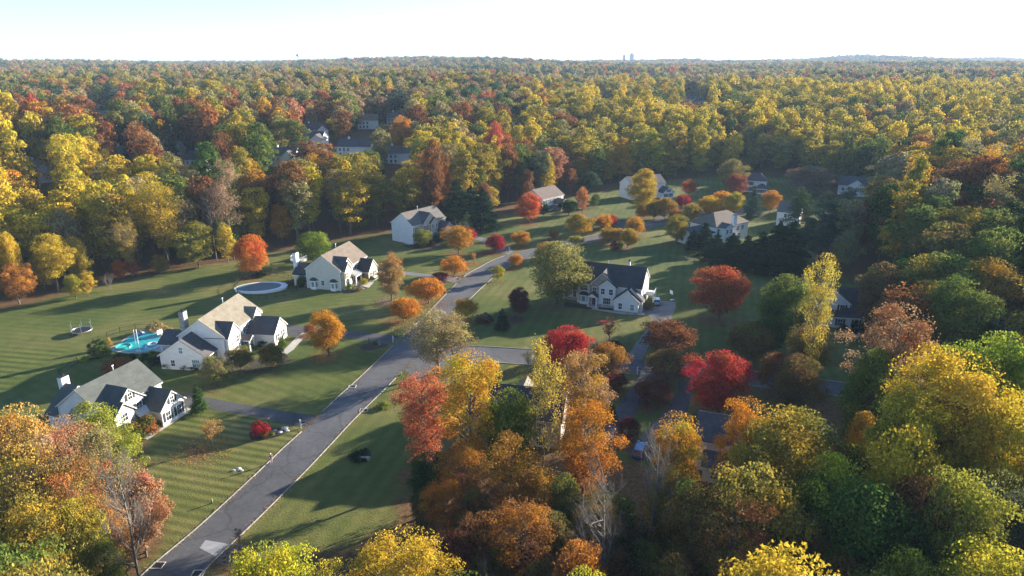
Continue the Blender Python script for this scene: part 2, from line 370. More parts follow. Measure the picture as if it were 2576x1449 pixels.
# kerbs: real 0.12 m step
def kerb(line, mat, w=.16, h=.12, z=0):
    P_ = line; d = np.gradient(P_, axis=0); nn = np.stack([-d[:, 1], d[:, 0]], 1); nn /= np.hypot(*nn.T)[:, None]
    A = P_ - nn * w / 2; B = P_ + nn * w / 2; n = len(P_); zt = terrain(P_[:, 0], P_[:, 1])
    V = np.concatenate([np.c_[A, zt - .05], np.c_[A, zt + h], np.c_[B, zt + h], np.c_[B, zt - .05]]); i = np.arange(n - 1); F = []
    for k in range(3): F.append(np.stack([k * n + i, k * n + i + 1, (k + 1) * n + i + 1, (k + 1) * n + i], 1))
    o = bpy.data.objects.new('kerb', np_mesh('kerb', V, np.concatenate(F), mat)); COL.objects.link(o); tag(o, kind='structure')
def cut(line, gaps):
    """split a kerb line where driveways and the side street open"""
    segs = []; cur = []
    for p in line:
        d = min(math.hypot(p[0] - q[0], p[1] - q[1]) - q[2] for q in gaps)
        if d < 0:
            if len(cur) > 2: segs.append(np.array(cur))
            cur = []
        else: cur.append(p)
    if len(cur) > 2: segs.append(np.array(cur))
    return segs
gp = lambda x, y, r: (*g(x, y, z=0), r)
gapsL = [gp(790, 1062, 3.3), gp(994, 857, 3), gp(1158, 705, 3), gp(1286, 636, 4)]
gapsR = [gp(1035, 912, 7.5), gp(1655, 565, 5)]
fine = lambda L: resample(L, 600)
for s_ in cut(fine(Lw), gapsL) + cut(fine(Rw), gapsR): kerb(s_, M['kerb'])
gS = [gp(1594, 903, 3.6), gp(1020, 915, 9), gp(1632, 943, 3.4), gp(1730, 955, 3.4), gp(1080, 930, 6)]
for s_ in cut(resample(Tw, 300), gS) + cut(resample(Bw, 300), gS): kerb(s_, M['kerb'])
# ---------------------------------------------------------------- tree materials
def leaf_mat(name, trans=.45):
    m = bpy.data.materials.new(name); m.use_nodes = True; nt = m.node_tree; nt.nodes.clear()
    out = N(nt, 'ShaderNodeOutputMaterial')
    t1 = N(nt, 'ShaderNodeAttribute', attribute_name='tint', attribute_type='INSTANCER'); t2 = N(nt, 'ShaderNodeAttribute', attribute_name='tint2', attribute_type='INSTANCER')
    lv = N(nt, 'ShaderNodeAttribute', attribute_name='lv'); cv = N(nt, 'ShaderNodeAttribute', attribute_name='cv')
    c = mixc(nt, cv.outputs['Fac'], t1.outputs['Color'], t2.outputs['Color'])
    s = math_(nt, 'MULTIPLY_ADD', lv.outputs['Fac'], .66, .5)
    vm = N(nt, 'ShaderNodeVectorMath', operation='SCALE'); nt.links.new(c, vm.inputs[0]); nt.links.new(s, vm.inputs['Scale'])
    d = N(nt, 'ShaderNodeBsdfDiffuse'); tr = N(nt, 'ShaderNodeBsdfTranslucent'); mx = N(nt, 'ShaderNodeMixShader'); mx.inputs[0].default_value = trans
    nt.links.new(vm.outputs[0], d.inputs[0]); nt.links.new(vm.outputs[0], tr.inputs[0])
    nt.links.new(d.outputs[0], mx.inputs[1]); nt.links.new(tr.outputs[0], mx.inputs[2]); nt.links.new(mx.outputs[0], out.inputs[0]); return m
M['leaf'] = leaf_mat('autumn_leaves', .36); M['needle'] = leaf_mat('evergreen_needles', .15)
M['bark'] = plain('grey_brown_bark', (.13, .1, .075), .9, var=.4, scale=2); M['bark_pale'] = plain('pale_dead_wood', (.15, .13, .11), .9, var=.3, scale=2)
C_ = dict(yellow=(.64, .49, .045), gold=(.52, .365, .045), lime=(.36, .40, .04), orange=(.62, .25, .035), amber=(.55, .27, .03), rust=(.34, .13, .04), red=(.52, .09, .045), crimson=(.46, .03, .045),
          maroon=(.13, .03, .035), green=(.085, .15, .03), olive=(.21, .215, .05), dark=(.022, .05, .02), spruce=(.03, .06, .035), tan=(.40, .28, .15), bronze=(.32, .15, .06), brown=(.20, .105, .05),
          salmon=(.52, .18, .10), khaki=(.34, .31, .10), bluegreen=(.10, .14, .10), grey=(.25, .22, .19), blush=(.36, .09, .09), straw=(.52, .43, .13), coral=(.55, .17, .07))
rng = np.random.default_rng(11)
def unit(n, r=None):
    r = r or rng; v = r.normal(size=(n, 3)); return v / np.linalg.norm(v, axis=1)[:, None]
PROF = {  # crown outline: half width (0..1) by height (0..1)
    'round': ([0, .12, .35, .6, .82, .95, 1], [.35, .72, .98, 1, .8, .5, .12]),
    'tall': ([0, .1, .3, .5, .75, .92, 1], [.5, .85, 1, .92, .62, .3, .08]),
    'forest': ([0, .15, .4, .65, .85, .96, 1], [.3, .5, .78, 1, .95, .62, .2]),
    'broad': ([0, .12, .35, .6, .82, .95, 1], [.5, .86, 1, .95, .75, .45, .1]),
    'vase': ([0, .2, .5, .8, .93, 1], [.12, .4, .8, 1, .8, .3]),
    'cone': ([0, .08, .3, .6, .85, 1], [.8, 1, .82, .5, .22, .03]),
    'pine': ([0, .15, .35, .6, .8, .95, 1], [.5, .9, 1, .85, .6, .3, .06]),
    'column': ([0, .1, .5, .8, 1], [.7, 1, .9, .6, .05]),
    'shrub': ([0, .2, .5, .8, 1], [.75, 1, .95, .65, .1])}
def crown_geo(kind, seed, W, z0, z1, ncl, nleaf, leaf, inner=.12, rcr=(.13, .24), flatq=.78):
    r = np.random.default_rng(seed); h = z1 - z0; tx, rx = PROF[kind]
    # clump centres near the envelope
    t = r.random(ncl * 4); keep = r.random(ncl * 4) < (np.interp(t, tx, rx) ** 1.2 + .05); t = t[keep][:ncl]; n = len(t)
    lump = 1 + .42 * np.sin(np.arange(n) * 2.4 + seed) * r.random(n)
    th = np.arange(n) * 2.39996 + r.random(n) * .7
    rad = np.interp(t, tx, rx) * W / 2 * np.sqrt(r.uniform(.16, 1, n)) * .86 * lump
    rc = W * r.uniform(*rcr, n)
    f1, f2, f3 = r.random(3) * 6.283; rad = rad * (1 + .20 * np.sin(2 * th + f1) * np.sin(3 * t + f3) + .16 * np.sin(3 * th + f2 + 2 * t))
    if kind in ('round', 'forest', 'broad', 'tall'): t = np.clip(t + .07 * np.sin(2 * th + f3) + .04 * np.sin(5 * th + f1) - .03, 0, 1)
    C = np.stack([rad * np.cos(th), rad * np.sin(th), z0 + .02 * h + (h * .98 - rc * flatq) * t], 1)
    if kind in ('cone', 'pine'): C[:, 2] -= rad * .18
    w = rc ** 2 * (.35 + np.clip(t + .3, 0, 1)); cnt = r.multinomial(int(nleaf * (1 - inner)), w / w.sum())
    ci = np.repeat(np.arange(n), cnt); k = len(ci)
    u = unit(k, r); u[:, 2] = np.where(u[:, 2] < -.3, -u[:, 2], u[:, 2])
    rr = r.uniform(.35, 1.04, k) ** .6 * (1 + .17 * np.sin(u[:, 0] * 5 + ci) * np.sin(u[:, 1] * 6 + ci * 2))
    p = C[ci] + u * (rc[ci] * rr)[:, None] * np.array([1, 1, flatq])
    cvv = np.clip(r.normal(.35, .28, n) + .5 * (t - .5), 0, 1)
    ki = int(nleaf * inner); ti = r.random(ki); ai = r.random(ki) * 6.283; ri = np.interp(ti, tx, rx) * W / 2 * np.sqrt(r.random(ki)) * .95
    pi = np.stack([ri * np.cos(ai), ri * np.sin(ai), z0 + h * ti], 1)
    P_ = np.concatenate([p, pi]); out = np.concatenate([u, unit(ki, r)]); cv = np.concatenate([cvv[ci], r.random(ki) * .6])
    n_ = out * 1.0 + unit(len(P_), r) * .62; n_ /= np.linalg.norm(n_, axis=1)[:, None]
    a = np.cross(n_, unit(len(P_), r)); a /= np.linalg.norm(a, axis=1)[:, None]; b = np.cross(n_, a)
    s = leaf * r.uniform(.55, 1.25, len(P_))[:, None]; q = .62
    V = np.stack([P_ - a * s, P_ - b * s * q, P_ + a * s, P_ + b * s * q], 1).reshape(-1, 3)
    F = np.arange(len(V)).reshape(-1, 4)
    return V, F, r.random(len(P_)), cv, C, rc
def add_attrs(me, lv, cv):
    for nm, v in (('lv', lv), ('cv', cv)):
        a = me.attributes.new(nm, 'FLOAT', 'FACE'); a.data.foreach_set('value', np.asarray(v, np.float32))
def tube_geo(paths, n=5):
    Vs, Fs, b = [], [], 0
    ang = np.arange(n) * 2 * math.pi / n; cs, sn = np.cos(ang), np.sin(ang)
    for pts, rad in paths:
        pts = np.asarray(pts, float); m = len(pts); d = np.gradient(pts, axis=0); d /= np.linalg.norm(d, axis=1)[:, None] + 1e-9
        ref = np.array([1., .13, .07]) if abs(d[0, 0]) < .8 else np.array([.1, 1, .05])
        a = np.cross(d, ref); a /= np.linalg.norm(a, axis=1)[:, None] + 1e-9; c = np.cross(d, a)
        rad = np.asarray(rad)[:, None, None]
        Vs.append((pts[:, None] + rad * (cs[None, :, None] * a[:, None] + sn[None, :, None] * c[:, None])).reshape(-1, 3))
        i = np.arange(m - 1)[:, None] * n + b; k = np.arange(n)[None]; k2 = (k + 1) % n
        Fs.append(np.stack([(i + k), (i + k2), (i + n + k2), (i + n + k)], 2).reshape(-1, 4)); b += m * n
    return np.concatenate(Vs), np.concatenate(Fs)
def trunk_paths(seed, H, z0, z1, C, rt, nl=12):
    r = np.random.default_rng(seed + 99); P_ = []
    zs = np.linspace(-.4, z0 + (z1 - z0) * .8, 8); lean = np.cumsum(r.normal(0, .1, (8, 2)), 0)
    tr = np.c_[lean, zs]; P_.append((tr, np.linspace(rt, rt * .25, 8)))
    order = r.permutation(len(C))[:nl]
    for i in order:
        c = C[i]; zb = min(max(c[2] - (.5 + np.hypot(c[0], c[1])) * r.uniform(.6, 1), z0 * .55), c[2]); k = np.interp(zb, zs, np.arange(8)); k0 = int(min(k, 6))
        base = tr[k0] + (tr[k0 + 1] - tr[k0]) * (k - k0); mid = (base + c) / 2 + np.array([0, 0, -.04 * np.linalg.norm(c - base)]) + r.normal(0, .15, 3)
        P_.append((np.array([base, mid, c]), [rt * .42, rt * .25, rt * .08]))
    return P_
def bare_paths(seed, H, W, rt, levels=3, fork=.35, nb=(9, 6, 5), multi=False, up=.8):
    r = np.random.default_rng(seed); P_ = []
    def grow(p, d, L, rad, lev):
        m = 5; pts = [p]; q = d.copy()
        for _ in range(m - 1):
            q = q + r.normal(0, .13, 3) + np.array([0, 0, .05 * up]); q /= np.linalg.norm(q); pts.append(pts[-1] + q * L / (m - 1))
        pts = np.array(pts); P_.append((pts, np.linspace(rad, rad * .3, m)))
        if lev >= levels: return
        for _ in range(nb[min(lev, len(nb) - 1)]):
            t = r.uniform(.25, 1) * (m - 1); k = int(min(t, m - 2)); b = pts[k] + (pts[k + 1] - pts[k]) * (t - k)
            s = unit(1, r)[0]; s[2] = abs(s[2]) * up; e = q * .75 + s * .85; e /= np.linalg.norm(e)
            grow(b, e, L * r.uniform(.38, .6), rad * .42 * (1.15 - t / m * .5), lev + 1)
    if multi:
        for _ in range(5):
            s = unit(1, r)[0] * .35; s[2] = 1; grow(np.array([0, 0, 0.]), s / np.linalg.norm(s), H * .62, rt * .6, 1)
    else:
        top = np.array([r.normal(0, .3), r.normal(0, .3), H * .92]); zs = np.linspace(0, 1, 7)[:, None]
        tr = zs * top + np.c_[np.cumsum(r.normal(0, .12, (7, 2)), 0), np.zeros(7)]; P_.append((tr, np.linspace(rt, rt * .15, 7)))
        for i in range(nb[0] * 2):
            t = fork + (1 - fork) * (i + r.random()) / (nb[0] * 2); b = np.array([np.interp(t, zs[:, 0], tr[:, j]) for j in range(3)])
            a = r.random() * 6.283; e = np.array([math.cos(a), math.sin(a), up * r.uniform(.5, 1.3)]); e /= np.linalg.norm(e)
            grow(b, e, W * .55 * (1.15 - .65 * t), rt * .38 * (1.1 - t * .7), 1)
    return P_
# prototypes : key -> list of (crown mesh, trunk mesh, H, W)
PR = {}
def proto(key, kind, seeds, H, W, z0, ncl, nleaf, leaf, rt, mat='leaf', nl=12, bark='bark', **kw):
    L = []
    for s in seeds:
        V, F, lv, cv, C, rc = crown_geo(kind, s, W, z0, H, ncl, nleaf, leaf, **kw)
        me = np_mesh('crown', V, F, M[mat]); add_attrs(me, lv, cv)
        tv, tf = tube_geo(trunk_paths(s, H, z0, H, C, rt, nl)); tm = np_mesh('trunk', tv, tf, M[bark], True)
        L.append((me, tm, H, W))
    PR[key] = L
# near
proto('round', 'round', (1, 2, 3, 4, 91), 16, 12, 2.6, 95, 22000, .19, .34, nl=24, rcr=(.1, .2))
proto('forest', 'forest', (5, 6, 7, 8), 23, 12, 6, 85, 22000, .195, .36, nl=26, rcr=(.12, .21))
proto('sparse', 'forest', (9, 10, 11), 23, 11, 6, 66, 10000, .15, .32, nl=34, rcr=(.12, .2), inner=.25)
proto('poplar', 'tall', (12, 13), 26, 10, 7, 80, 19000, .185, .38, nl=20, rcr=(.12, .2))
proto('pear', 'broad', (14, 15, 16, 17), 5.2, 8, 1.1, 70, 12000, .125, .17, nl=16, rcr=(.1, .18))
proto('oval', 'round', (18, 19), 7, 4.2, 1.1, 44, 6500, .12, .11, nl=10)
proto('vase', 'vase', (20, 21), 5, 4, 1.6, 34, 1800, .08, .09, nl=26, rcr=(.1, .18))
proto('spruce', 'cone', (22, 23, 24), 14, 7.5, .5, 120, 18000, .15, .2, 'needle', nl=4, rcr=(.09, .16), flatq=.55)
proto('pine', 'pine', (25, 26), 16, 9, 1.5, 90, 16000, .16, .24, 'needle', nl=10, rcr=(.1, .19), flatq=.5)
proto('column', 'column', (27, 28), 4, 1.5, .05, 26, 2200, .075, .06, 'needle', nl=2, rcr=(.2, .34))
proto('shrub', 'shrub', (29, 30, 31), 1.8, 2.4, .02, 24, 2200, .085, .05, nl=5, rcr=(.16, .27))
proto('holly', 'cone', (32,), 6.5, 4.2, .1, 80, 8000, .11, .12, 'needle', nl=3, rcr=(.12, .2))
proto('huge', 'forest', (36, 37), 26, 16, 5, 130, 42000, .165, .45, nl=50, rcr=(.08, .15))
proto('open', 'forest', (33, 34, 35), 23, 12, 5, 78, 19000, .155, .36, nl=34, rcr=(.1, .17), inner=.1)
# middle distance
proto('round_m', 'round', (41, 42, 43), 16, 12, 3, 52, 6500, .33, .34, nl=8)
proto('forest_m', 'forest', (44, 45, 46, 47, 48), 23, 11, 5, 58, 7000, .33, .33, nl=14, rcr=(.12, .22))
proto('sparse_m', 'forest', (49, 50), 23, 10, 6, 50, 3000, .29, .3, nl=24, inner=.2)
proto('poplar_m', 'tall', (51, 52, 53), 27, 9.5, 6, 60, 7000, .32, .36, nl=10, rcr=(.12, .21))
proto('spruce_m', 'cone', (54, 55), 16, 8, .6, 90, 7000, .24, .22, 'needle', nl=3, rcr=(.09, .17), flatq=.55)
def bare_proto(key, seeds, H, W, rt, leaves=0, bark='bark_pale', **kw):
    L = []
    for s in seeds:
        ps = bare_paths(s, H, W, rt, **kw); tv, tf = tube_geo(ps, 4); tm = np_mesh('trunk', tv, tf, M[bark], True)
        me = None
        if leaves:
            r = np.random.default_rng(s); tips = np.array([p[0][-1] for p in ps[1:]]); tips = tips[r.integers(0, len(tips), leaves)] + r.normal(0, .35, (leaves, 3))
            n_ = unit(leaves, r); a = np.cross(n_, unit(leaves, r)); a /= np.linalg.norm(a, axis=1)[:, None]; b = np.cross(n_, a); q = .14
            V = np.stack([tips - a * q, tips - b * q * .6, tips + a * q, tips + b * q * .6], 1).reshape(-1, 3)
            me = np_mesh('crown', V, np.arange(len(V)).reshape(-1, 4), M['leaf']); add_attrs(me, r.random(leaves), r.random(leaves))
        L.append((me, tm, H, W))
    PR[key] = L
bare_proto('bare', (61, 62, 63), 18, 9, .3, 0, nb=(13, 7, 5, 3), levels=4)
bare_proto('halfbare', (64, 65), 18, 9, .26, 4500, nb=(13, 7, 5, 3), levels=4, bark='bark')
bare_proto('baremulti', (66, 67), 7, 6, .16, 0, multi=True, nb=(5, 6, 5, 4), levels=4, up=1)
bare_proto('bare_m', (68, 69), 18, 9, .3, 0, nb=(9, 5, 4), levels=3)
BARK_OF = dict(bare='bare', halfbare='bare')
TREES = []   # every individual tree: (root, px_area)
def place(kind, x, y, h, w, tint, tint2, name, label, cat='tree', group=None, z=None, yaw=None, seed=None, kz=None):
    L = PR[kind]; r = random.Random((int(x * 37) * 7919 + int(y * 53)) if seed is None else seed); me, tm, H, W = L[r.randrange(len(L))]
    root = empty(name, (x, y, tz(x, y) if z is None else z), r.random() * 6.283 if yaw is None else yaw, label, cat, group)
    root.scale = (w / W, w / W, h / H)
    t = bpy.data.objects.new('trunk', tm); COL.objects.link(t); t.parent = root
    if me:
        c = bpy.data.objects.new('crown', me); COL.objects.link(c); c.parent = root
        j = lambda q, s: [max(.005, v * (1 + s * (r.random() - .5))) for v in q]
        c['tint'] = j(C_[tint], .2); c['tint2'] = j(C_[tint2], .2)
    return root
# ---------------------------------------------------------------- houses
HOUSE_SPOTS = []; LANES = []
def roof_part(parent, blk, mat, o=.42, rk=.3):
    x0, x1, y0, y1, h = blk['x0'], blk['x1'], blk['y0'], blk['y1'], blk['h']; p = blk.get('p', .7); ax = blk.get('ax', 'x'); t = blk.get('t', 'gable')
    def layer(th0, th1, inset, name, m, par):
        mb = MB(); oo, rr = o - inset, rk - inset
        if t == 'gable':
            a0, a1 = (y0, y1) if ax == 'x' else (x0, x1); b0, b1 = (x0, x1) if ax == 'x' else (y0, y1); mid = (a0 + a1) / 2
            b0 -= blk.get('r0', rr); b1 += blk.get('r1', rr)
            rise = p * (mid - a0)
            sec = [(a0 - oo, h - oo * p + th1), (mid, h + rise + th1), (a1 + oo, h - oo * p + th1), (a1 + oo, h - oo * p + th0), (mid, h + rise + th0), (a0 - oo, h - oo * p + th0)]
            if ax == 'x': mb.prism([(b0, a, z) for a, z in sec], (b1 - b0, 0, 0))
            else: mb.prism([(a, b1, z) for a, z in sec], (0, b0 - b1, 0))
        elif t == 'hip':
            w = min(x1 - x0, y1 - y0) / 2; k = blk.get('k', 1.)
            X0, X1, Y0, Y1 = x0 - oo, x1 + oo, y0 - oo, y1 + oo; e = h - oo * p; rz = h + p * w
            if x1 - x0 >= y1 - y0: ra, rb = (X0 + w * k + oo * k, (Y0 + Y1) / 2), (X1 - w * k - oo * k, (Y0 + Y1) / 2)
            else: ra, rb = ((X0 + X1) / 2, Y0 + w * k + oo * k), ((X0 + X1) / 2, Y1 - w * k - oo * k)
            v = [(X0, Y0, e + th0), (X1, Y0, e + th0), (X1, Y1, e + th0), (X0, Y1, e + th0), (X0, Y0, e + th1), (X1, Y0, e + th1), (X1, Y1, e + th1), (X0, Y1, e + th1), (*ra, rz + th1), (*rb, rz + th1)]
            if x1 - x0 >= y1 - y0: f = [(4, 5, 9, 8), (6, 7, 8, 9), (7, 4, 8), (5, 6, 9)]
            else: f = [(4, 5, 8), (5, 6, 9, 8), (6, 7, 9), (7, 4, 8, 9)]
            mb.poly(v, f + [(0, 1, 5, 4), (1, 2, 6, 5), (2, 3, 7, 6), (3, 0, 4, 7), (3, 2, 1, 0)])
        elif t == 'shed':   # low eave at side d
            d = blk['d']; hi = blk['hi']
            if d == 'L': sec = [(x0 - oo, h - oo * .3 + th1), (x1, hi + th1), (x1, hi + th0), (x0 - oo, h - oo * .3 + th0)]; mb.prism([(a, y1 + rr, z) for a, z in sec], (0, y0 - y1 - 2 * rr, 0))
            elif d == 'R': sec = [(x0, hi + th1), (x1 + oo, h - oo * .3 + th1), (x1 + oo, h - oo * .3 + th0), (x0, hi + th0)]; mb.prism([(a, y1 + rr, z) for a, z in sec], (0, y0 - y1 - 2 * rr, 0))
            elif d == 'F': sec = [(y0 - oo, h - oo * .3 + th1), (y1, hi + th1), (y1, hi + th0), (y0 - oo, h - oo * .3 + th0)]; mb.prism([(x0 - rr, a, z) for a, z in sec], (x1 - x0 + 2 * rr, 0, 0))
            else: sec = [(y0, hi + th1), (y1 + oo, h - oo * .3 + th1), (y1 + oo, h - oo * .3 + th0), (y0, hi + th0)]; mb.prism([(x0 - rr, a, z) for a, z in sec], (x1 - x0 + 2 * rr, 0, 0))
        return mb.build(name, m, par)
    rf = layer(.2, .34, 0, 'roof', mat, parent); layer(0, .2, .03, 'fascia', M['trim'], rf); return rf
def wall_geo(mb, blk):
    x0, x1, y0, y1, h = blk['x0'], blk['x1'], blk['y0'], blk['y1'], blk['h']; z0 = -.5; p = blk.get('p', .7); ax = blk.get('ax', 'x'); t = blk.get('t', 'gable'); e = .03
    if t == 'gable':
        if ax == 'x': m = (y0 + y1) / 2; r = h + p * (m - y0); mb.prism([(x0, y0, z0), (x0, y0, h), (x0, m, r), (x0, y1, h), (x0, y1, z0)], (x1 - x0, 0, 0))
        else: m = (x0 + x1) / 2; r = h + p * (m - x0); mb.prism([(x0, y0, z0), (x1, y0, z0), (x1, y0, h), (m, y0, r), (x0, y0, h)], (0, y1 - y0, 0))
    elif t == 'shed':
        d = blk['d']; hi = blk['hi']
        hl = {'L': (h, hi), 'R': (hi, h)}
        if d in hl: a, b = hl[d]; mb.prism([(x0, y0, z0), (x1, y0, z0), (x1, y0, b), (x0, y0, a)], (0, y1 - y0, 0))
        else: a, b = (h, hi) if d == 'F' else (hi, h); mb.prism([(x0, y0, z0), (x0, y0, a), (x0, y1, b), (x0, y1, z0)], (x1 - x0, 0, 0))
    else: mb.box(x0, x1, y0, y1, z0, h)
def xf(d, c, plane):
    """local frame on a wall: returns function (along, up, out) -> xyz"""
    if d == 'F': return lambda a, u, o: (c + a, plane - o, u)
    if d == 'B': return lambda a, u, o: (c - a, plane + o, u)
    if d == 'L': return lambda a, u, o: (plane - o, c - a, u)
    return lambda a, u, o: (plane + o, c + a, u)
def wbox(mb, T, a0, a1, u0, u1, o0, o1):
    P_ = [T(a0, u0, o0), T(a1, u0, o0), T(a1, u0, o1), T(a0, u0, o1), T(a0, u1, o0), T(a1, u1, o0), T(a1, u1, o1), T(a0, u1, o1)]
    mb.poly(P_, [(0, 1, 2, 3), (4, 7, 6, 5), (0, 4, 5, 1), (1, 5, 6, 2), (2, 6, 7, 3), (3, 7, 4, 0)])
def window(root, d, plane, c, z, w=1., h=1.5, sh=False, glass='glass', arch=False, detail=True):
    T = xf(d, c, plane); f = MB(); t = .11
    wbox(f, T, -w / 2 - t, w / 2 + t, z - t, z, 0, .09); wbox(f, T, -w / 2 - t, w / 2 + t, z + h, z + h + t * 1.3, 0, .1); wbox(f, T, -w / 2 - t, -w / 2, z, z + h, 0, .085); wbox(f, T, w / 2, w / 2 + t, z, z + h, 0, .085)
    if detail:
        wbox(f, T, -w / 2, w / 2, z + h * .5 - .03, z + h * .5 + .03, .02, .07)
        n = 2 if w < 1.3 else 4
        for k in range(1, n): wbox(f, T, -w / 2 + w * k / n - .02, -w / 2 + w * k / n + .02, z, z + h, .02, .065)
    o = f.build('window', M['trim'], root); g_ = MB(); wbox(g_, T, -w / 2, w / 2, z, z + h, -.05, .04); g_.build('pane', M[glass], o)
    if sh:
        for s in (-1, 1):
            q = MB(); a = s * (w / 2 + t + .25); wbox(q, T, a - .22, a + .22, z - .05, z + h + .05, 0, .07); q.build('shutter', M['shutter'], o)
    if arch:
        q = MB(); q.prism([T(math.cos(k * math.pi / 8) * (w / 2 + t), z + h + t + math.sin(k * math.pi / 8) * w * .42, 0) for k in range(9)], Vector(T(0, 0, .08)) - Vector(T(0, 0, 0))); q.build('arch_panel', M['glass'], o)
    return o
def bay(root, d, plane, c, w=2.4, dep_=.8, h=2.5, roof='roof_dark', z0=0, wall='trim'):
    T = xf(d, c, plane); mb = MB(); a = w / 2; b = w / 2 - .55
    base = [(-a, 0), (-b, dep_), (b, dep_), (a, 0)]
    v = [T(x, z0 - .2, o) for x, o in base] + [T(x, z0 + h, o) for x, o in base]
    mb.poly(v, [(0, 1, 5, 4), (1, 2, 6, 5), (2, 3, 7, 6), (4, 5, 6, 7), (3, 2, 1, 0)]); o = mb.build('bay_window', M[wall], root)
    r_ = MB(); k = 1.12; v = [T(x * k, z0 + h, q * k) for x, q in base] + [T(x * k, z0 + h + .1, q * k) for x, q in base] + [T(-b * .7, z0 + h + .75, 0), T(b * .7, z0 + h + .75, 0)]
    r_.poly(v, [(0, 1, 5, 4), (1, 2, 6, 5), (2, 3, 7, 6), (4, 5, 8), (5, 6, 9, 8), (6, 7, 9), (3, 2, 1, 0)]); r_.build('bay_roof', M[roof], o)
    g_ = MB(); wbox(g_, T, -b * .62, b * .62, z0 + .75, z0 + 2.15, dep_, dep_ + .025)
    for s in (-1, 1):
        p0 = Vector(T(s * a, 0, 0)); p1 = Vector(T(s * b, 0, dep_)); e = p1 - p0; n_ = Vector((e.y, -e.x, 0)).normalized()
        if (Vector(T(s * 2, 0, 1)) - Vector(T(0, 0, 0))).dot(n_) < 0: n_ = -n_
        q = [p0 + e * .22, p0 + e * .78]; q = [Vector((*p.xy, z)) + n_ * .02 for p, z in ((q[0], z0 + .75), (q[1], z0 + .75), (q[1], z0 + 2.15), (q[0], z0 + 2.15))]
        g_.prism(q, -n_ * .04)
    g_.build('pane', M['glass_pale'], o); return o
def porch(root, x0, x1, y0, y1, h=2.7, roof='roof_dark', p=.6, t='gable'):
    rf = roof_part(root, dict(x0=x0, x1=x1, y0=y0, y1=y1, h=h, ax='y', p=p, t=t, d='F', hi=h + .8), M[roof], .2, .2)
    if t == 'gable':
        m = MB(); m.prism([(x0, y0 + .05, h), (x1, y0 + .05, h), ((x0 + x1) / 2, y0 + .05, h + p * (x1 - x0) / 2)], (0, .1, 0)); m.build('porch_gable', M['trim'], root)
    for x in (x0 + .15, x1 - .15):
        m = MB(); m.box(x - .12, x + .12, y0 + .1, y0 + .34, -.1, h); m.box(x - .18, x + .18, y0 + .04, y0 + .4, -.1, .25); m.build('porch_post', M['trim'], root)
    m = MB(); m.box(x0, x1, y0, y1, -.1, .18); m.build('porch_floor', M['concrete'], root)
def door(root, d, plane, c, z=.18, w=1., h=2.1, mat='door', side=True):
    T = xf(d, c, plane); f = MB(); t = .13; wbox(f, T, -w / 2 - t, w / 2 + t, z + h, z + h + .2, 0, .09); wbox(f, T, -w / 2 - t, -w / 2, z, z + h, 0, .09); wbox(f, T, w / 2, w / 2 + t, z, z + h, 0, .09)
    q = MB(); wbox(q, T, -w / 2, w / 2, z, z + h, -.03, .045); o = q.build('door', M[mat], root); f.build('door_frame', M['trim'], o)
    if side:
        for s in (-1, 1):
            window(root, d, plane, c + (s * .78 if d in 'FR' else -s * .78), z + .5, .32, 1.5, detail=False)
def chimney(root, x, y, w, dd, z0, z1, mat='trim', cap='black_metal'):
    m = MB(); m.box(x - w / 2, x + w / 2, y - dd / 2, y + dd / 2, z0, z1); o = m.build('chimney', M[mat], root)
    m = MB(); m.box(x - w / 2 - .08, x + w / 2 + .08, y - dd / 2 - .08, y + dd / 2 + .08, z1, z1 + .12); m.tube([(x, y, z1 + .1), (x, y, z1 + .5)], .17, 10); m.build('chimney_cap', M[cap], o); return o
def pipe(root, x, y, z):
    m = MB(); m.tube([(x, y, z - .5), (x, y, z + 1.0)], .07, 8); m.tube([(x - .2, y, z + 1.0), (x + .2, y, z + 1.05)], .09, 8); m.build('vent_pipe', M['trim'], root)
def house(name, label, x, y, deg, blocks, wall, roof, z=None, spot=True, cat='house'):
    z = tz(x, y) if z is None else z
    root = empty(name, (x, y, z), R(deg), label, cat, 'houses of the neighbourhood')
    groups = {}
    for b in blocks: groups.setdefault(b.get('wall', wall), []).append(b)
    for wm, bs in groups.items():
        mb = MB()
        for b in bs:
            if not b.get('open'): wall_geo(mb, b)
        if mb.v: mb.build('wall', M[wm], root)
    for b in blocks: roof_part(root, b, M[b.get('roof', roof)])
    # white corner boards on the first block
    b = blocks[0]
    for cx_, cy_ in ((b['x0'], b['y0']), (b['x1'], b['y0']), (b['x0'], b['y1']), (b['x1'], b['y1'])): m = MB(); m.box(cx_ - .07, cx_ + .07, cy_ - .07, cy_ + .07, -.3, b['h'] - .05); m.build('corner_board', M['trim'], root)
    if spot:
        c, s = math.cos(R(deg)), math.sin(R(deg))
        for b in blocks:
            n = max(1, int((b['x1'] - b['x0']) / 5)); 
            for k in range(n):
                lx = b['x0'] + (k + .5) * (b['x1'] - b['x0']) / n; ly = (b['y0'] + b['y1']) / 2
                HOUSE_SPOTS.append((x + c * lx - s * ly, y + s * lx + c * ly, 3 + max(b['x1'] - b['x0'], b['y1'] - b['y0']) / 2 * (1 if n == 1 else .8)))
    return root
B = lambda x0, x1, y0, y1, h, ax='x', p=.7, **k: dict(x0=x0, x1=x1, y0=y0, y1=y1, h=h, ax=ax, p=p, **k)
W = window
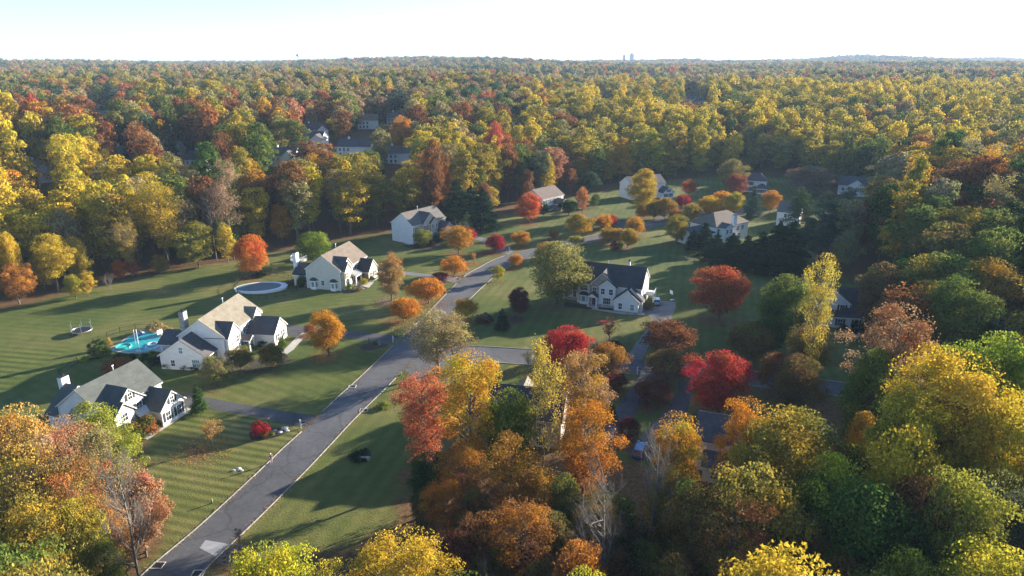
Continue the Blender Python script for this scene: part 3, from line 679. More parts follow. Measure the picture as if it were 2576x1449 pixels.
# 1 nearest white house with green-grey roof
r1 = house('white_house', 'white house with green-grey roof and stone gable, nearest one at the left', -67.0, 99.2, 72, [
    B(0, 12.4, 0, 9.2, 5.6, p=.74), B(1.6, 7.6, -1.1, 4.2, 5.4, 'y', .86), B(.9, 4.7, -1.7, 0, 4.6, 'y', .9, wall='stone_pale'), B(7.4, 12.6, -4.6, 0, 3.1, 'y', .95), B(.4, 7, 9.2, 12.6, 3.4, 'y', .8), B(3.6, 9.4, 12.6, 15.2, 3.3, 'y', .75)], 'white_siding', 'roof_green')
W(r1, 'F', -1.1, 4.9, 6.0, .8, 1.2, True); W(r1, 'F', 0, 9.0, 3.3, 1, 1.5, True); W(r1, 'F', 0, 8.0, 3.3, .5, 1.5); W(r1, 'F', -1.1, 6.4, 3.3, 1.1, 1.5, True); W(r1, 'F', -1.7, 2.8, 3.2, 1, 1.3); W(r1, 'F', -1.7, 2.8, .8, 1.8, 1.6, True)
W(r1, 'F', -4.6, 8.7, .7, 1, 1.6, True); W(r1, 'F', -4.6, 11.2, .7, 1, 1.6, True); W(r1, 'F', -4.6, 10, 3.5, .8, 1.1, True); W(r1, 'F', 0, .8, 3.3, 1, 1.4, True); W(r1, 'F', 0, .8, .8, 1, 1.6, True)
W(r1, 'L', 0, 3.0, 3.3, 1, 1.4); W(r1, 'L', 0, 6.6, 3.3, 1, 1.4); W(r1, 'L', 0, 4.5, .8, 1, 1.5); W(r1, 'R', 12.4, 4.6, 3.3, 1, 1.4)
porch(r1, 5.2, 7.4, -2.6, -1.1, 2.6, 'metal_roof', .4, 'shed'); door(r1, 'F', -1.1, 6.1, side=False); chimney(r1, 6.6, 15.7, 1.5, 1.0, 0, 7.0, 'white_siding'); pipe(r1, 8.2, 5.4, 8.8)
# 2 big white house with tan roof
r2 = house('white_house', 'large white house with tan roof beside the slide pool', -60.0, 131.4, 83.5, [
    B(0, 16.6, 0, 9.8, 5.7, p=.72), B(.4, 5.4, -.8, 4, 5.5, 'y', .95), B(-4.4, 0, 1.9, 11.7, 3.1, p=.68), B(9.4, 15.6, -6.4, 0, 3.0, 'y', .85), B(1.5, 8.5, 9.8, 15.6, 2.9, 'y', .5, open=True), B(11.8, 15.6, -.6, 3, 5.6, 'y', .9)], 'white_siding', 'roof_tan')
for b_, c_ in zip([c for c in r2.children if c.name.startswith('roof')], ['roof_tan', 'roof_slate', 'roof_slate', 'roof_slate', 'roof_slate', 'roof_tan']): b_.data.materials[0] = M[c_]
W(r2, 'F', -.8, 1.7, 3.2, .55, 1.4); W(r2, 'F', -.8, 2.9, 3.2, .3, 1.2); W(r2, 'F', -.8, 4.1, 3.2, .9, 1.4, True); W(r2, 'F', 0, 6.7, 3.0, 1.3, 1.7, arch=True); W(r2, 'F', 0, 9.4, 3.3, .9, 1.4, True); W(r2, 'F', 0, 11.1, 3.3, .8, 1.3)
W(r2, 'F', -.6, 12.8, 3.4, .9, 1.4, True); W(r2, 'F', -.6, 14.6, 3.4, .6, 1.3); W(r2, 'F', 0, 8.6, .7, 1.1, 1.7, True); W(r2, 'F', -.8, 2.9, .8, 1.9, 1.6)
W(r2, 'F', -6.4, 11.2, .8, 1, 1.6, True); W(r2, 'F', -6.4, 13.9, .8, 1, 1.6, True); W(r2, 'L', -4.4, 9.0, .8, .8, 1.3, glass='glass'); W(r2, 'L', -4.4, 4.0, .9, 1.6, 1.5, glass='glass_pale'); W(r2, 'L', -4.4, 6.9, 3.7, .75, 1.3, glass='glass_pale')
W(r2, 'F', 1.9, -3.1, .8, 1.0, 1.7, True); W(r2, 'F', 1.9, -1.2, .8, .9, 1.7, True)
porch(r2, 5.7, 7.9, -2.6, 0, 2.7, 'roof_slate'); door(r2, 'F', 0, 6.8); chimney(r2, 3.4, 10.4, 1.4, 1.1, 0, 9.9, 'stone'); pipe(r2, 11, 5.5, 9.3)
for x in (1.8, 5, 8.2):
    m = MB(); m.box(x - .15, x + .15, 15.1, 15.4, -.1, 2.9); m.build('porch_post', M['trim'], r2)
# 3 cream house
r3 = house('cream_house', 'cream house with two bay windows on its shaded end wall', -47.2, 178.9, 75.5, [
    B(0, 16, 0, 10.3, 5.7, p=.74), B(.8, 6.6, -.5, 4.6, 5.6, 'y', .98), B(1.0, 4.6, -1.0, 0, 5.5, 'y', 1.0), B(9.6, 15.4, -3.8, 0, 3.0, 'y', .95), B(1, 7.5, 10.3, 15, 3.4, 'y', .7)], 'cream_siding', 'roof_brown')
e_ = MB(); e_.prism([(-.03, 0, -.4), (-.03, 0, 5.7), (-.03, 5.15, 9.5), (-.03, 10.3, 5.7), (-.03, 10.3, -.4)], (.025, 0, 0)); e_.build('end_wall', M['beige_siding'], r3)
for b_, c_ in zip([c for c in r3.children if c.name.startswith('roof')], ['roof_brown', 'roof_slate', 'roof_slate', 'roof_dark', 'roof_dark']): b_.data.materials[0] = M[c_]
bay(r3, 'L', -.03, 8.1, 2.4); bay(r3, 'L', -.03, 2.0, 2.4); W(r3, 'L', -.03, 5.4, 1.2, .8, 1.4)
W(r3, 'F', -1.0, 2.1, 3.2, .7, 1.5, True); W(r3, 'F', -.5, 5.7, 3.0, .9, 1.5, arch=True); W(r3, 'F', 0, 8.0, 3.3, .9, 1.4, True); W(r3, 'F', 0, 10.2, 3.3, .9, 1.4, True); W(r3, 'F', 0, 13.5, 3.4, .9, 1.4)
W(r3, 'F', -3.8, 11.2, .7, .9, 1.6, True); W(r3, 'F', -3.8, 13.6, .7, .9, 1.6, True); bay(r3, 'F', -1.0, 2.6, 2.0, .7, roof='metal_roof'); porch(r3, 5.0, 8.4, -2.3, -.5, 2.8, 'metal_roof', .4, 'shed'); door(r3, 'F', -.5, 6.0, side=False)
chimney(r3, 3.6, 15.4, 1.5, 1.0, 0, 9.0, 'trim'); pipe(r3, 10, 6.2, 9.4)
m = MB(); m.box(9.6, 9.66, -3.8, -.05, -.3, 2.5); m.build('brick_wall', M['brick'], r3)
# 4 beige house
r4 = house('beige_house', 'beige house with tall windowless blue-grey end wall below the dark wood', -34.2, 229.3, 54, [
    B(0, 16.8, 0, 10, 6.6, p=.72), B(4.6, 11.4, -.8, 5, 6.5, 'y', .95), B(7.8, 11.6, -1.4, 0, 6.3, 'y', .85), B(11.0, 17.2, -4.2, 0, 3.3, 'y', .8)], 'tan_siding', 'roof_grey')
for b_, c_ in zip([c for c in r4.children if c.name.startswith('roof')], ['roof_grey', 'roof_slate', 'roof_slate', 'roof_slate']): b_.data.materials[0] = M[c_]
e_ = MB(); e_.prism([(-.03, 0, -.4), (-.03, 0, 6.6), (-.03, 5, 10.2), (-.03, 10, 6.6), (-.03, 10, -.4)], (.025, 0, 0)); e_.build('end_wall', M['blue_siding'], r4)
for x_, z_, w_, h_ in ((1.9, 4.1, 1.9, 1.6), (5.8, 4.1, .9, 1.6), (8.7, 4.4, .8, 1.4), (10.7, 4.4, .8, 1.4), (9.5, .9, 1.9, 1.8), (1.9, .9, 1.9, 1.6)): W(r4, 'F', -1.4 if 7.8 < x_ < 11.6 else (-.8 if 4.6 < x_ < 7.8 else 0), x_, z_, w_, h_, x_ == 5.8)
W(r4, 'F', -4.2, 12.6, .8, .9, 1.6); W(r4, 'F', -4.2, 15.4, .8, .9, 1.6); pipe(r4, 9, 6, 10.2)
# 5 mauve roof
r5 = house('mauve_roofed_house', 'white house with mauve-brown roof half hidden by a red maple', 12.6, 281.8, 48.5, [B(0, 14.5, 0, 10.5, 5.7, p=.62), B(7.6, 12.6, -4, 0, 2.9, 'y', .7, wall='brick')], 'white_siding', 'roof_mauve')
for x_ in (1.5, 4, 6.5, 9, 11.5): W(r5, 'F', 0, x_, 3.5, .95, 1.4, True)
for x_ in (1.5, 4.2, 6.2): W(r5, 'F', 0, x_, .8, .95, 1.5, True)
W(r5, 'F', -4, 10, .8, 1.6, 1.3)
# 6 white house behind golden tree
r6 = house('white_house', 'white house behind the tall golden tree on the far lawn', 54.6, 310, 26, [B(0, 19, 0, 9.4, 6.6, p=.66), B(14.6, 20.6, -4.5, 0, 2.8, 'y', .75)], 'white_siding', 'roof_grey')
for b_ in [c for c in r6.children if c.name.startswith('roof')][1:]: b_.data.materials[0] = M['roof_slate']
for x_ in (2, 5, 8, 11.5): W(r6, 'F', 0, x_, 4.2, 1, 1.4, True); W(r6, 'F', 0, x_, .9, 1, 1.6, True)
W(r6, 'F', -4.5, 16.2, .7, 1, 1.5, True); W(r6, 'F', -4.5, 18.9, .7, 1, 1.5, True); W(r6, 'F', -4.5, 17.6, 3.1, .9, 1.1, True)
# 7 farthest white house
r7 = house('white_house', 'farthest white house with dark hip roof at the wood edge', 111.5, 331.3, -20, [B(0, 11.5, 0, 9, 5.7, p=.66, t='hip', k=.75), B(7, 12, -4, 0, 2.8, p=.8, t='hip')], 'white_siding', 'roof_slate')
for x_ in (2.2, 4.6): W(r7, 'F', 0, x_, 3.5, .9, 1.5, True); W(r7, 'F', 0, x_, .7, .9, 1.7, True)
W(r7, 'F', -4, 8.5, .7, .9, 1.4, True); W(r7, 'F', -4, 10.5, .7, .9, 1.4, True); chimney(r7, -.6, 5, 1.2, 1, 0, 9, 'trim')
# 8 white hip-roofed house, back to us
r8 = house('hip_roofed_house', 'white two-storey hip-roofed house with white chimney behind dark spruces', 70.4, 229.9, 34, [B(0, 17, 0, 11.5, 5.8, p=.62, t='hip', k=.85), B(2.2, 6.6, -2, 1, 5.6, 'y', .5, t='gable'), B(-8.4, 0, 2.5, 9.5, 3, 'x', .72)], 'white_siding', 'roof_brown')
for b_ in [c for c in r8.children if c.name.startswith('roof')][1:]: b_.data.materials[0] = M['roof_slate']
for d, pl, c_, z_, w_ in (('F', 0, 1.2, 3.5, 1.2), ('F', -2, 3.5, 3.5, .8), ('F', -2, 5.4, 3.5, .8), ('F', -2, 3.5, .8, .8), ('F', -2, 5.4, .8, .8), ('F', 0, 11.5, 3.5, 1.5), ('F', 0, 14, 3.5, 1.2), ('F', 0, 12.5, .8, 1.5), ('L', 0, 1.6, .9, 1.2), ('L', -8.4, 4.6, .9, .8), ('L', -8.4, 7.4, .9, .8), ('F', 2.5, -4, .9, 1.6)): W(r8, d, pl, c_, z_, w_, 1.5)
chimney(r8, 8.4, -.6, 1.5, 1.1, 0, 9.4, 'trim')
# 9 grey house with wide drive
r9 = house('grey_house', 'grey-white house with dark roof, stone front and wide pale driveway', 17.2, 169.5, -21, [
    B(0, 16.6, 0, 10.4, 5.7, p=.74), B(3.4, 10.2, -.7, 5, 5.6, 'y', .98, wall='stone'), B(5.9, 10.3, -1.25, 0, 5.5, 'y', .8), B(10.5, 16.6, -3.4, 0, 3.0, 'y', .85), B(-4.6, 0, 1.4, 7, 3.0, 'x', .6), B(11.4, 17.3, -1.8, 0, 3.1, 'y', .98)], 'grey_siding', 'roof_dark')
W(r9, 'F', 0, 1.7, 3.6, 1.8, 1.4); W(r9, 'F', -.7, 4.7, 3.4, .95, 1.5); W(r9, 'F', -1.25, 7.0, 3.5, .95, 1.5); W(r9, 'F', -1.25, 9.1, 3.5, .95, 1.5); W(r9, 'F', -1.25, 8.1, .9, 1.9, 1.7); bay(r9, 'F', 0, 1.8, 2.6, .8)
W(r9, 'F', -3.4, 12.1, .8, .9, 1.6); W(r9, 'F', -3.4, 15.1, .8, .9, 1.6, glass='glass_pale'); W(r9, 'F', 1.4, -1.2, .9, .8, 1.7); W(r9, 'F', 1.4, -3.4, .9, .8, 1.7); porch(r9, 3.3, 5.8, -2.6, -.7, 2.7, 'roof_dark', .7); door(r9, 'F', -.7, 4.6)
m = MB(); m.box(5.85, 10.35, -1.33, -1.2, -.3, .75); m.box(10.45, 16.65, -3.48, -3.34, -.3, .4); m.box(-4.66, 3.3, -.08 + 1.4, 1.46, -.3, .8); m.build('stone_base', M['stone'], r9)
for y_ in (3, 6.5):
    W(r9, 'R', 16.6, y_, 3.6, 1, 1.4); W(r9, 'R', 16.6, y_, .9, 1, 1.5)
m = MB(); m.box(17.0, 19, 4.5, 8.5, 2.6, 2.8); m.box(18.9, 19, 4.5, 8.5, 2.8, 3.7); m.box(17, 19, 4.5, 4.6, 2.8, 3.7); m.box(18.8, 19, 4.5, 4.7, -.1, 2.6); m.box(18.8, 19, 8.3, 8.5, -.1, 2.6); m.build('deck', M['trim'], r9)
chimney(r9, 12.0, 6.1, .5, .5, 8.4, 10.8, 'trim'); pipe(r9, 6.4, 6.3, 9.3)
# 10 blue gabled house
r10 = house('blue_gabled_house', 'pale blue house with dark roof and centre gable above the pines', 155.5, 324.0, -28, [B(0, 15, 0, 11, 4.6, p=.62), B(4.0, 11.6, -1.4, 4, 4.6, 'y', .72)], 'blue_siding', 'roof_slate')
for x_ in (5.4, 7.8, 10.2): W(r10, 'F', -1.4, x_, 2.0, .9, 1.8, True, arch=(x_ == 5.4))
W(r10, 'F', 0, 2, 2, 1, 1.5); W(r10, 'F', 0, 13.2, 2, 1, 1.5)
# 11 blue-white house
r11 = house('blue_white_house', 'blue-white house with big dark roof behind the tall narrow yellow tree', 69.3, 154.6, -11, [B(4.2, 11.2, .6, 10, 5.4, 'y', .8), B(9.6, 16, -.6, 9.6, 2.9, 'x', 1.0), B(0, 4.2, 1.5, 7.5, 2.9, 'x', .5), B(3.2, 16, -1.6, .6, 2.7, t='shed', d='F', hi=3.4)], 'blue_siding', 'roof_dark')
for x_ in (6.0, 9.6): W(r11, 'F', .6, x_, 3.7, 1, 1.3, True)
for x_ in (5.2, 9.0, 12.6): W(r11, 'F', -1.6, x_, .6, 1, 1.6, True)
W(r11, 'F', 1.5, .9, .8, .9, 1.6); W(r11, 'F', 1.5, 2.7, .8, 1.6, 1.6)
# 12 hidden brown house
r12 = house('brown_house', 'brown house with dark roof hidden behind the foreground trees', -7.2, 100.8, -12, [B(0, 15.4, 0, 9.6, 5.5, p=.62), B(6.2, 9.6, 4, 10.6, 5.5, 'y', 1.1), B(2, 7, -.9, 4, 5.3, 'y', .8)], 'tan_siding', 'roof_dark')
r12.location.z = -.4
for b_ in [c for c in r12.children if c.name.startswith('roof')][1:2]: b_.data.materials[0] = M['roof_tan']  # sunlight on the small cross gable is put into its paler shingle colour
for x_ in (3.2, 5.8, 9.5, 12.2): W(r12, 'F', -.9 if x_ < 7 else 0, x_, 3.4, 1.5, 1.4); W(r12, 'F', -.9 if x_ < 7 else 0, x_, .7, 1.5, 1.5)
W(r12, 'R', 15.4, 4, 3.4, 1, 1.4)
# 13 slate-roofed house
r13 = house('slate_roofed_house', 'slate-roofed house with ribbed pale end behind the amber tree', 28.2, 92.0, -20, [B(0, 12, 0, 9, 5.2, p=.5), B(1.5, 9, -3, 0, 2.6, t='shed', d='F', hi=3.4)], 'blue_siding', 'roof_slate')
W(r13, 'F', -3, 6.5, .8, .9, 1.1); W(r13, 'F', -3, 3.2, .8, .9, 1.1)
# 14 sliver of a white gable behind the pine
gx_, gy_ = g(1952, 566)
r14 = house('white_house', 'white gable end glimpsed left of the pines', gx_, gy_, 150, [B(-8, 0, -8, 0, 5.4, 'x', .8)], 'white_siding', 'roof_grey'); W(r14, 'R', 0, -4, 3.3, 1, 1.4); W(r14, 'B', 0, -3, 3.3, 1, 1.4)
# houses standing in the far woods: (px, py of eave, width px, ridge direction, wall, roof, label)
FARH = [(790, 327, 58, 15, 'white_siding', 'roof_slate', 'far white house with a sunlit gable among red trees', 1), (780, 349, 60, -8, 'blue_siding', 'roof_slate', 'far grey-roofed house in front of the sunlit gable', 1), (888, 369, 84, -6, 'white_siding', 'roof_slate', 'far long slate-roofed house with white gable at its right end', 0),
        (704, 392, 74, -4, 'white_siding', 'roof_slate', 'far dark-roofed house with small bright right gable', 1), (418, 378, 56, 5, 'tan_siding', 'roof_tan', 'far tan-roofed house left of the solid green tree', 0), (490, 402, 62, -15, 'blue_siding', 'roof_dark', 'far navy-roofed house by the solid green tree', 0), (295, 390, 46, 0, 'tan_siding', 'roof_tan', 'far tan-roofed house above the yellow wood', 0),
        (246, 276, 52, 0, 'blue_siding', 'roof_dark', 'far dark-roofed house with three white dormers', 2), (88, 425, 44, 20, 'white_siding', 'roof_brown', 'far white house at the left edge behind green trees', 1), (1000, 386, 70, 5, 'blue_siding', 'roof_grey', 'far blue-grey house right of the long slate-roofed one', 0),
        (925, 303, 50, 10, 'white_siding', 'roof_brown', 'far white house behind the dark evergreens', 0), (996, 296, 46, 0, 'tan_siding', 'roof_brown', 'far brown-roofed house above the glowing orange tree', 0), (1737, 247, 40, 25, 'blue_siding', 'roof_slate', 'remote slate-roofed house beyond the yellow ridge, left one', 1), (1768, 254, 34, -20, 'white_siding', 'roof_slate', 'remote slate-roofed house beyond the yellow ridge, right one', 1), (1520, 240, 22, 0, 'white_siding', 'roof_tan', 'remote pale house left of the yellow ridge', 1),
        (2545, 775, 60, -60, 'white_siding', 'roof_slate', 'pale house glimpsed through the trees at the right edge', 1)]
for px, py, wp, deg, wl, rf, lb, st in FARH:
    x, y = g(px, py, up=5.4); dd = depth(x, y, tz(x, y)); wm = wp * dd / FP
    wm = min(wm, 22); dpt = 9.5; z_ = tz(x, y)
    bl = [B(-wm / 2, wm / 2, 0, dpt, 5.4, 'x', .68)]
    if st == 1: bl.append(B(wm * .12, wm * .12 + 6, -3, 4, 5.2, 'y', .85))
    hh = house('distant_house', lb, x, y, deg, bl, wl, rf, z=z_)
    for k in range(3): W(hh, 'F', 0, -wm / 2 + 1.5 + k * 2.2, 3.2, 1, 1.4); W(hh, 'F', 0, -wm / 2 + 1.5 + k * 2.2, .8, 1, 1.5)
    W(hh, 'R', wm / 2, 4.5, 3.2, 1, 1.4)
    if st == 2:
        for k in (-1, 0, 1):
            q = B(k * 4.2 - .9, k * 4.2 + .9, 1.2, 3.4, 7.6, 'y', .8); mb = MB(); wall_geo(mb, dict(q, h=7.6)); mb.v = [(a, b, max(c, 5.6)) for a, b, c in mb.v]; dm = mb.build('dormer', M['trim'], hh); roof_part(dm, q, M['roof_dark'], .15, .1); W(hh, 'F', 1.2, k * 4.2, 6.3, .7, 1.1)
    if st != 2: chimney(hh, -wm * .2, 4.8, .9, .9, 7, 10, 'trim')
    LANES.append((px - wp * .3, px + wp * .42, py + (2 if st == 1 else -2), y))
for x0, x1, y1, Y in ((990, 1140, 600, 232), (1305, 1415, 520, 282), (1562, 1690, 480, 312), (1866, 1922, 480, 330), (2110, 2195, 472, 322), (2010, 2185, 815, 152), (1222, 1300, 972, 99), (1770, 1840, 1130, 90), (1938, 1972, 555, 240), (1730, 1880, 600, 228)): LANES.append((x0, x1, y1, Y))
# ---------------------------------------------------------------- trees one can tell apart.
# (kind, px, base py or None, top py, crown width px, tint, tint2, height for hidden bases, label, name)
def sur(kind, px, base, top, wpx, t1, t2, label, name='deciduous_tree', h=None, cat='tree', group=None, tx=None):
    if base is not None:
        x, y = g(px, base); z = tz(x, y)
        # height where the top sight line passes over the base
        dx, dy, dz = ray(tx or px, top); hh = CAMH + dz * (y / dy) - z
    else:
        dx, dy, dz = ray(px, top); hh = h; z = 0
        for _ in range(4):
            t = (CAMH - (z + h)) / -dz; x, y = dx * t, dy * t; z = tz(x, y)
    w = wpx * depth(x, y, z + hh * .5) / FP
    return place(kind, x, y, hh, w, t1, t2, name, label, cat, group)
GP = 'ornamental trees on the lawns along the street'; GW = 'woodland trees around the houses'; GE = 'evergreens in the gardens'; GS = 'garden shrubs'
T = sur
# left lawns and the street
T('round', 640, 697, 590, 88, 'orange', 'red', 'bright red maple turning orange below, behind the covered oval pool', 'maple_tree', group=GP)
T('round', 790, 662, 583, 88, 'green', 'lime', 'bright green tree behind the white deck of the cream house', group=GP)
T('halfbare', 988, 757, 645, 74, 'tan', 'orange', 'half-bare tan tree on the lawn right of the cream house', group=GP)
T('round', 985, 756, 652, 64, 'tan', 'amber', 'thin tan and orange tree in front of the cream house garage', group=GP)
T('pear', 1078, 762, 700, 98, 'orange', 'amber', 'wide orange tree beside the kerb below the pale driveway', 'pear_tree', group=GP)
T('pear', 1017, 808, 750, 92, 'orange', 'amber', 'spreading orange tree by the kerb, nearest one above the dark driveway mouth', 'pear_tree', group=GP)
T('pear', 1174, 802, 750, 66, 'gold', 'orange', 'gold and orange tree on the lawn just right of the street bend', 'pear_tree', group=GP)
T('oval', 1254, 707, 667, 34, 'lime', 'orange', 'small upright yellow-green tree on the right verge', group=GP)
T('pear', 1144, 691, 645, 74, 'orange', 'amber', 'low domed orange tree over the mulch bed by the mailbox', 'pear_tree', group=GP)
T('vase', 1193, 663, 635, 16, 'orange', 'orange', 'tiny orange sapling on the lawn near the street', 'sapling', group=GP)
T('pear', 1108, 706, 684, 42, 'maroon', 'blush', 'low dark purple-red tree beside the pale driveway', 'maple_tree', group=GP)
T('pear', 1246, 636, 589, 56, 'crimson', 'maroon', 'round crimson tree beside the street at the driveway of the beige house', 'maple_tree', group=GP)
T('round', 1154, 638, 568, 76, 'orange', 'gold', 'glowing orange tree in front of the beige house garage', group=GP)
T('baremulti', 1160, 606, 543, 52, 'grey', 'grey', 'bare grey tree behind the glowing orange one', 'bare_tree', group=GP)
T('column', 1176, 596, 532, 28, 'green', 'olive', 'narrow green conifer at the right end of the beige house', 'conifer_tree', group=GE)
T('pear', 1180, 612, 572, 36, 'crimson', 'blush', 'crimson tree peeping out behind the glowing orange one', 'maple_tree', group=GP)
T('round', 1062, 619, 577, 46, 'olive', 'lime', 'small yellow-green tree against the front wall of the beige house', group=GP)
T('round', 1332, 562, 484, 72, 'red', 'orange', 'large red and orange maple covering the mauve-roofed house', 'maple_tree', group=GP)
T('pear', 1367, 545, 508, 30, 'dark', 'green', 'small dark green tree at the mauve-roofed house front', group=GE)
T('pear', 1429, 541, 503, 54, 'dark', 'green', 'round dark green tree right of the mauve-roofed house', group=GE)
T('oval', 1464, 536, 469, 33, 'salmon', 'amber', 'slim orange-pink tree standing alone on the lawn', group=GP)
T('oval', 1497, 522, 486, 24, 'green', 'olive', 'small green tree at the edge of the far lawn', group=GP)
T('pear', 1455, 594, 538, 76, 'amber', 'olive', 'domed orange-olive tree left of the twin pear trees', 'pear_tree', group=GP)
T('pear', 1519, 577, 538, 52, 'amber', 'orange', 'orange tree with a crimson neighbour behind it', 'pear_tree', group=GP)
T('pear', 1538, 571, 540, 34, 'crimson', 'crimson', 'crimson tree tucked behind an orange tree', 'maple_tree', group=GP)
T('pear', 1392, 602, 577, 28, 'rust', 'amber', 'very small rust tree alone on the lawn', 'pear_tree', group=GP)
T('pear', 1312, 620, 581, 52, 'amber', 'orange', 'orange tree over a mulch ring near the street corner bend', 'pear_tree', group=GP)
T('pear', 1450, 617, 592, 42, 'olive', 'gold', 'small olive-gold tree standing in the street verge', 'pear_tree', group=GP)
T('pear', 1598, 592, 545, 52, 'amber', 'gold', 'round amber tree beyond the street above the twin pears', 'pear_tree', group=GP)
T('pear', 1530, 611, 571, 50, 'amber', 'olive', 'left tree of the orange trio on the inner lawn', 'pear_tree', group=GP)
T('pear', 1556, 614, 574, 44, 'amber', 'olive', 'middle tree of the orange trio on the inner lawn', 'pear_tree', group=GP)
T('pear', 1580, 623, 574, 54, 'amber', 'olive', 'right tree of the orange trio on the inner lawn', 'pear_tree', group=GP)
T('round', 1702, 611, 538, 64, 'olive', 'gold', 'olive-gold tree left of the white hip-roofed house', group=GP)
T('pear', 1645, 552, 502, 50, 'olive', 'amber', 'olive tree below the tall golden tree', 'pear_tree', group=GP)
T('pear', 1672, 550, 497, 66, 'amber', 'olive', 'wide amber tree right of the tall golden tree', 'pear_tree', group=GP)
T('pear', 1716, 526, 489, 40, 'crimson', 'maroon', 'crimson tree between the far amber trees', 'maple_tree', group=GP)
T('pear', 1740, 557, 511, 54, 'gold', 'olive', 'gold-green domed tree above the hip-roofed house', 'pear_tree', group=GP)
T('pear', 1698, 552, 528, 36, 'crimson', 'rust', 'low dark crimson tree over the olive-gold tree', 'maple_tree', group=GP)
T('pear', 1617, 548, 519, 46, 'orange', 'olive', 'orange tree at the foot of the tall golden tree', 'pear_tree', group=GP)
T('round', 1617, 542, 424, 76, 'gold', 'amber', 'tall golden tree hiding the middle of the far white house', group=GP)
T('pear', 1783, 547, 492, 66, 'amber', 'gold', 'left tree of the amber row behind the hip-roofed house', 'pear_tree', group=GP)
T('pear', 1815, 530, 480, 60, 'amber', 'orange', 'rear tree of the amber row behind the hip-roofed house', 'pear_tree', group=GP)
T('pear', 1845, 543, 482, 56, 'gold', 'olive', 'right tree of the amber row behind the hip-roofed house', 'pear_tree', group=GP)
T('spruce', 1890, 549, 466, 50, 'bluegreen', 'bluegreen', 'pale blue-green spruce right of the amber row', 'spruce_tree', group=GE)
T('pear', 1938, 535, 478, 50, 'amber', 'orange', 'orange tree in front of the farthest white hip-roofed house', 'pear_tree', group=GP)
T('pear', 1733, 494, 451, 38, 'red', 'rust', 'round red-orange tree alone on the far lawn', 'maple_tree', group=GP)
T('round', 1838, 484, 400, 70, 'khaki', 'olive', 'pale olive round tree left of the farthest white house', group=GP)
T('round', 1847, 498, 436, 52, 'rust', 'blush', 'dusky red tree in front of the pale olive round tree', 'maple_tree', group=GP)
T('round', 1400, 768, 608, 158, 'olive', 'straw', 'big yellow-green tree left of the grey house with the wide drive', group=GP)
T('round', 1378, 650, 609, 72, 'amber', 'rust', 'orange tree rising behind the big yellow-green tree', group=GP)
T('pear', 1299, 672, 639, 40, 'amber', 'orange', 'tiny orange tree on the right verge above the bend', 'pear_tree', group=GP)
T('round', 1304, 800, 724, 62, 'maroon', 'maroon', 'near-black maroon tree on the lawn of the grey house', 'maple_tree', group=GP)
T('shrub', 1222, 811, 786, 44, 'maroon', 'grey', 'purple-brown shrub left of the dark evergreen shrub', 'shrub', cat='shrub', group=GS)
T('holly', 1264, 829, 776, 46, 'dark', 'dark', 'dark round evergreen shrub on the lawn corner', 'shrub', cat='shrub', group=GS)
T('round', 1810, 806, 669, 136, 'red', 'rust', 'big round red maple on the shaded lawn right of the car', 'maple_tree', group=GP)
T('vase', 1532, 862, 800, 60, 'blush', 'crimson', 'thin pink sapling on the shaded lawn', 'sapling', group=GP)
T('round', 1427, 953, 820, 120, 'crimson', 'red', 'brilliant crimson tree by the side street', 'maple_tree', group=GP)
T('pear', 1400, 905, 838, 60, 'amber', 'olive', 'orange tree peeping over the brilliant crimson one', 'pear_tree', group=GP)
T('pear', 1527, 950, 862, 98, 'brown', 'amber', 'brown-orange tree right of the brilliant crimson one', 'pear_tree', group=GP)
T('pear', 1679, 890, 806, 142, 'brown', 'rust', 'widest brown tree beside the pale driveway', 'pear_tree', group=GP)
T('pear', 1675, 962, 882, 112, 'brown', 'olive', 'brown-olive tree on the verge between the two dark driveways', 'pear_tree', group=GP)
T('round', 1803, 1052, 884, 154, 'crimson', 'rust', 'huge dark red maple below the side street', 'maple_tree', group=GP)
T('pear', 1880, 912, 812, 122, 'brown', 'olive', 'dim brown-olive tree right of the widest brown one', 'pear_tree', group=GP)
T('pear', 1946, 990, 888, 106, 'brown', 'rust', 'rusty brown tree by the side street right of the huge maple', 'pear_tree', group=GP)
T('pear', 1534, 984, 945, 90, 'maroon', 'maroon', 'low maroon tree below the side street', 'maple_tree', group=GP)
T('pear', 1640, 1010, 955, 96, 'maroon', 'brown', 'dim maroon tree between the two dark driveways', 'maple_tree', group=GP)
T('holly', 1539, 1055, 1016, 30, 'dark', 'dark', 'small dark cone evergreen beside the left dark driveway', 'shrub', cat='shrub', group=GE)
T('holly', 1566, 957, 939, 20, 'dark', 'dark', 'tiny dark cone evergreen below the side street', 'shrub', cat='shrub', group=GE)
T('pear', 1580, 1105, 1050, 66, 'maroon', 'maroon', 'dark maroon tree in the fork above the parked car', 'maple_tree', group=GP)
T('shrub', 1545, 872, 857, 40, 'dark', 'maroon', 'dark low shrub at the side street edge', 'shrub', cat='shrub', group=GS)
T('vase', 1327, 928, 879, 32, 'gold', 'gold', 'small golden sapling by the side street', 'sapling', group=GP)
T('open', 1100, 938, 788, 165, 'tan', 'straw', 'large pale olive tree filling the corner of the two streets', group=GP)
T('halfbare', 1140, 936, 800, 110, 'khaki', 'tan', 'thin tan tree merging with the right of the pale olive corner tree', group=GP)
T('round', 829, 896, 780, 84, 'orange', 'amber', 'orange tree in a mulch ring by the dark driveway', group=GP)
T('pear', 781, 843, 815, 28, 'rust', 'blush', 'small reddish tree at the bend of the garden path', 'maple_tree', group=GP)
T('holly', 503, 1036, 966, 48, 'green', 'dark', 'dark green cone holly beside the driveway of the nearest house', 'holly_tree', group=GE)
T('vase', 534, 1127, 1053, 62, 'amber', 'tan', 'half-bare orange sapling on the striped lawn', 'sapling', group=GP)
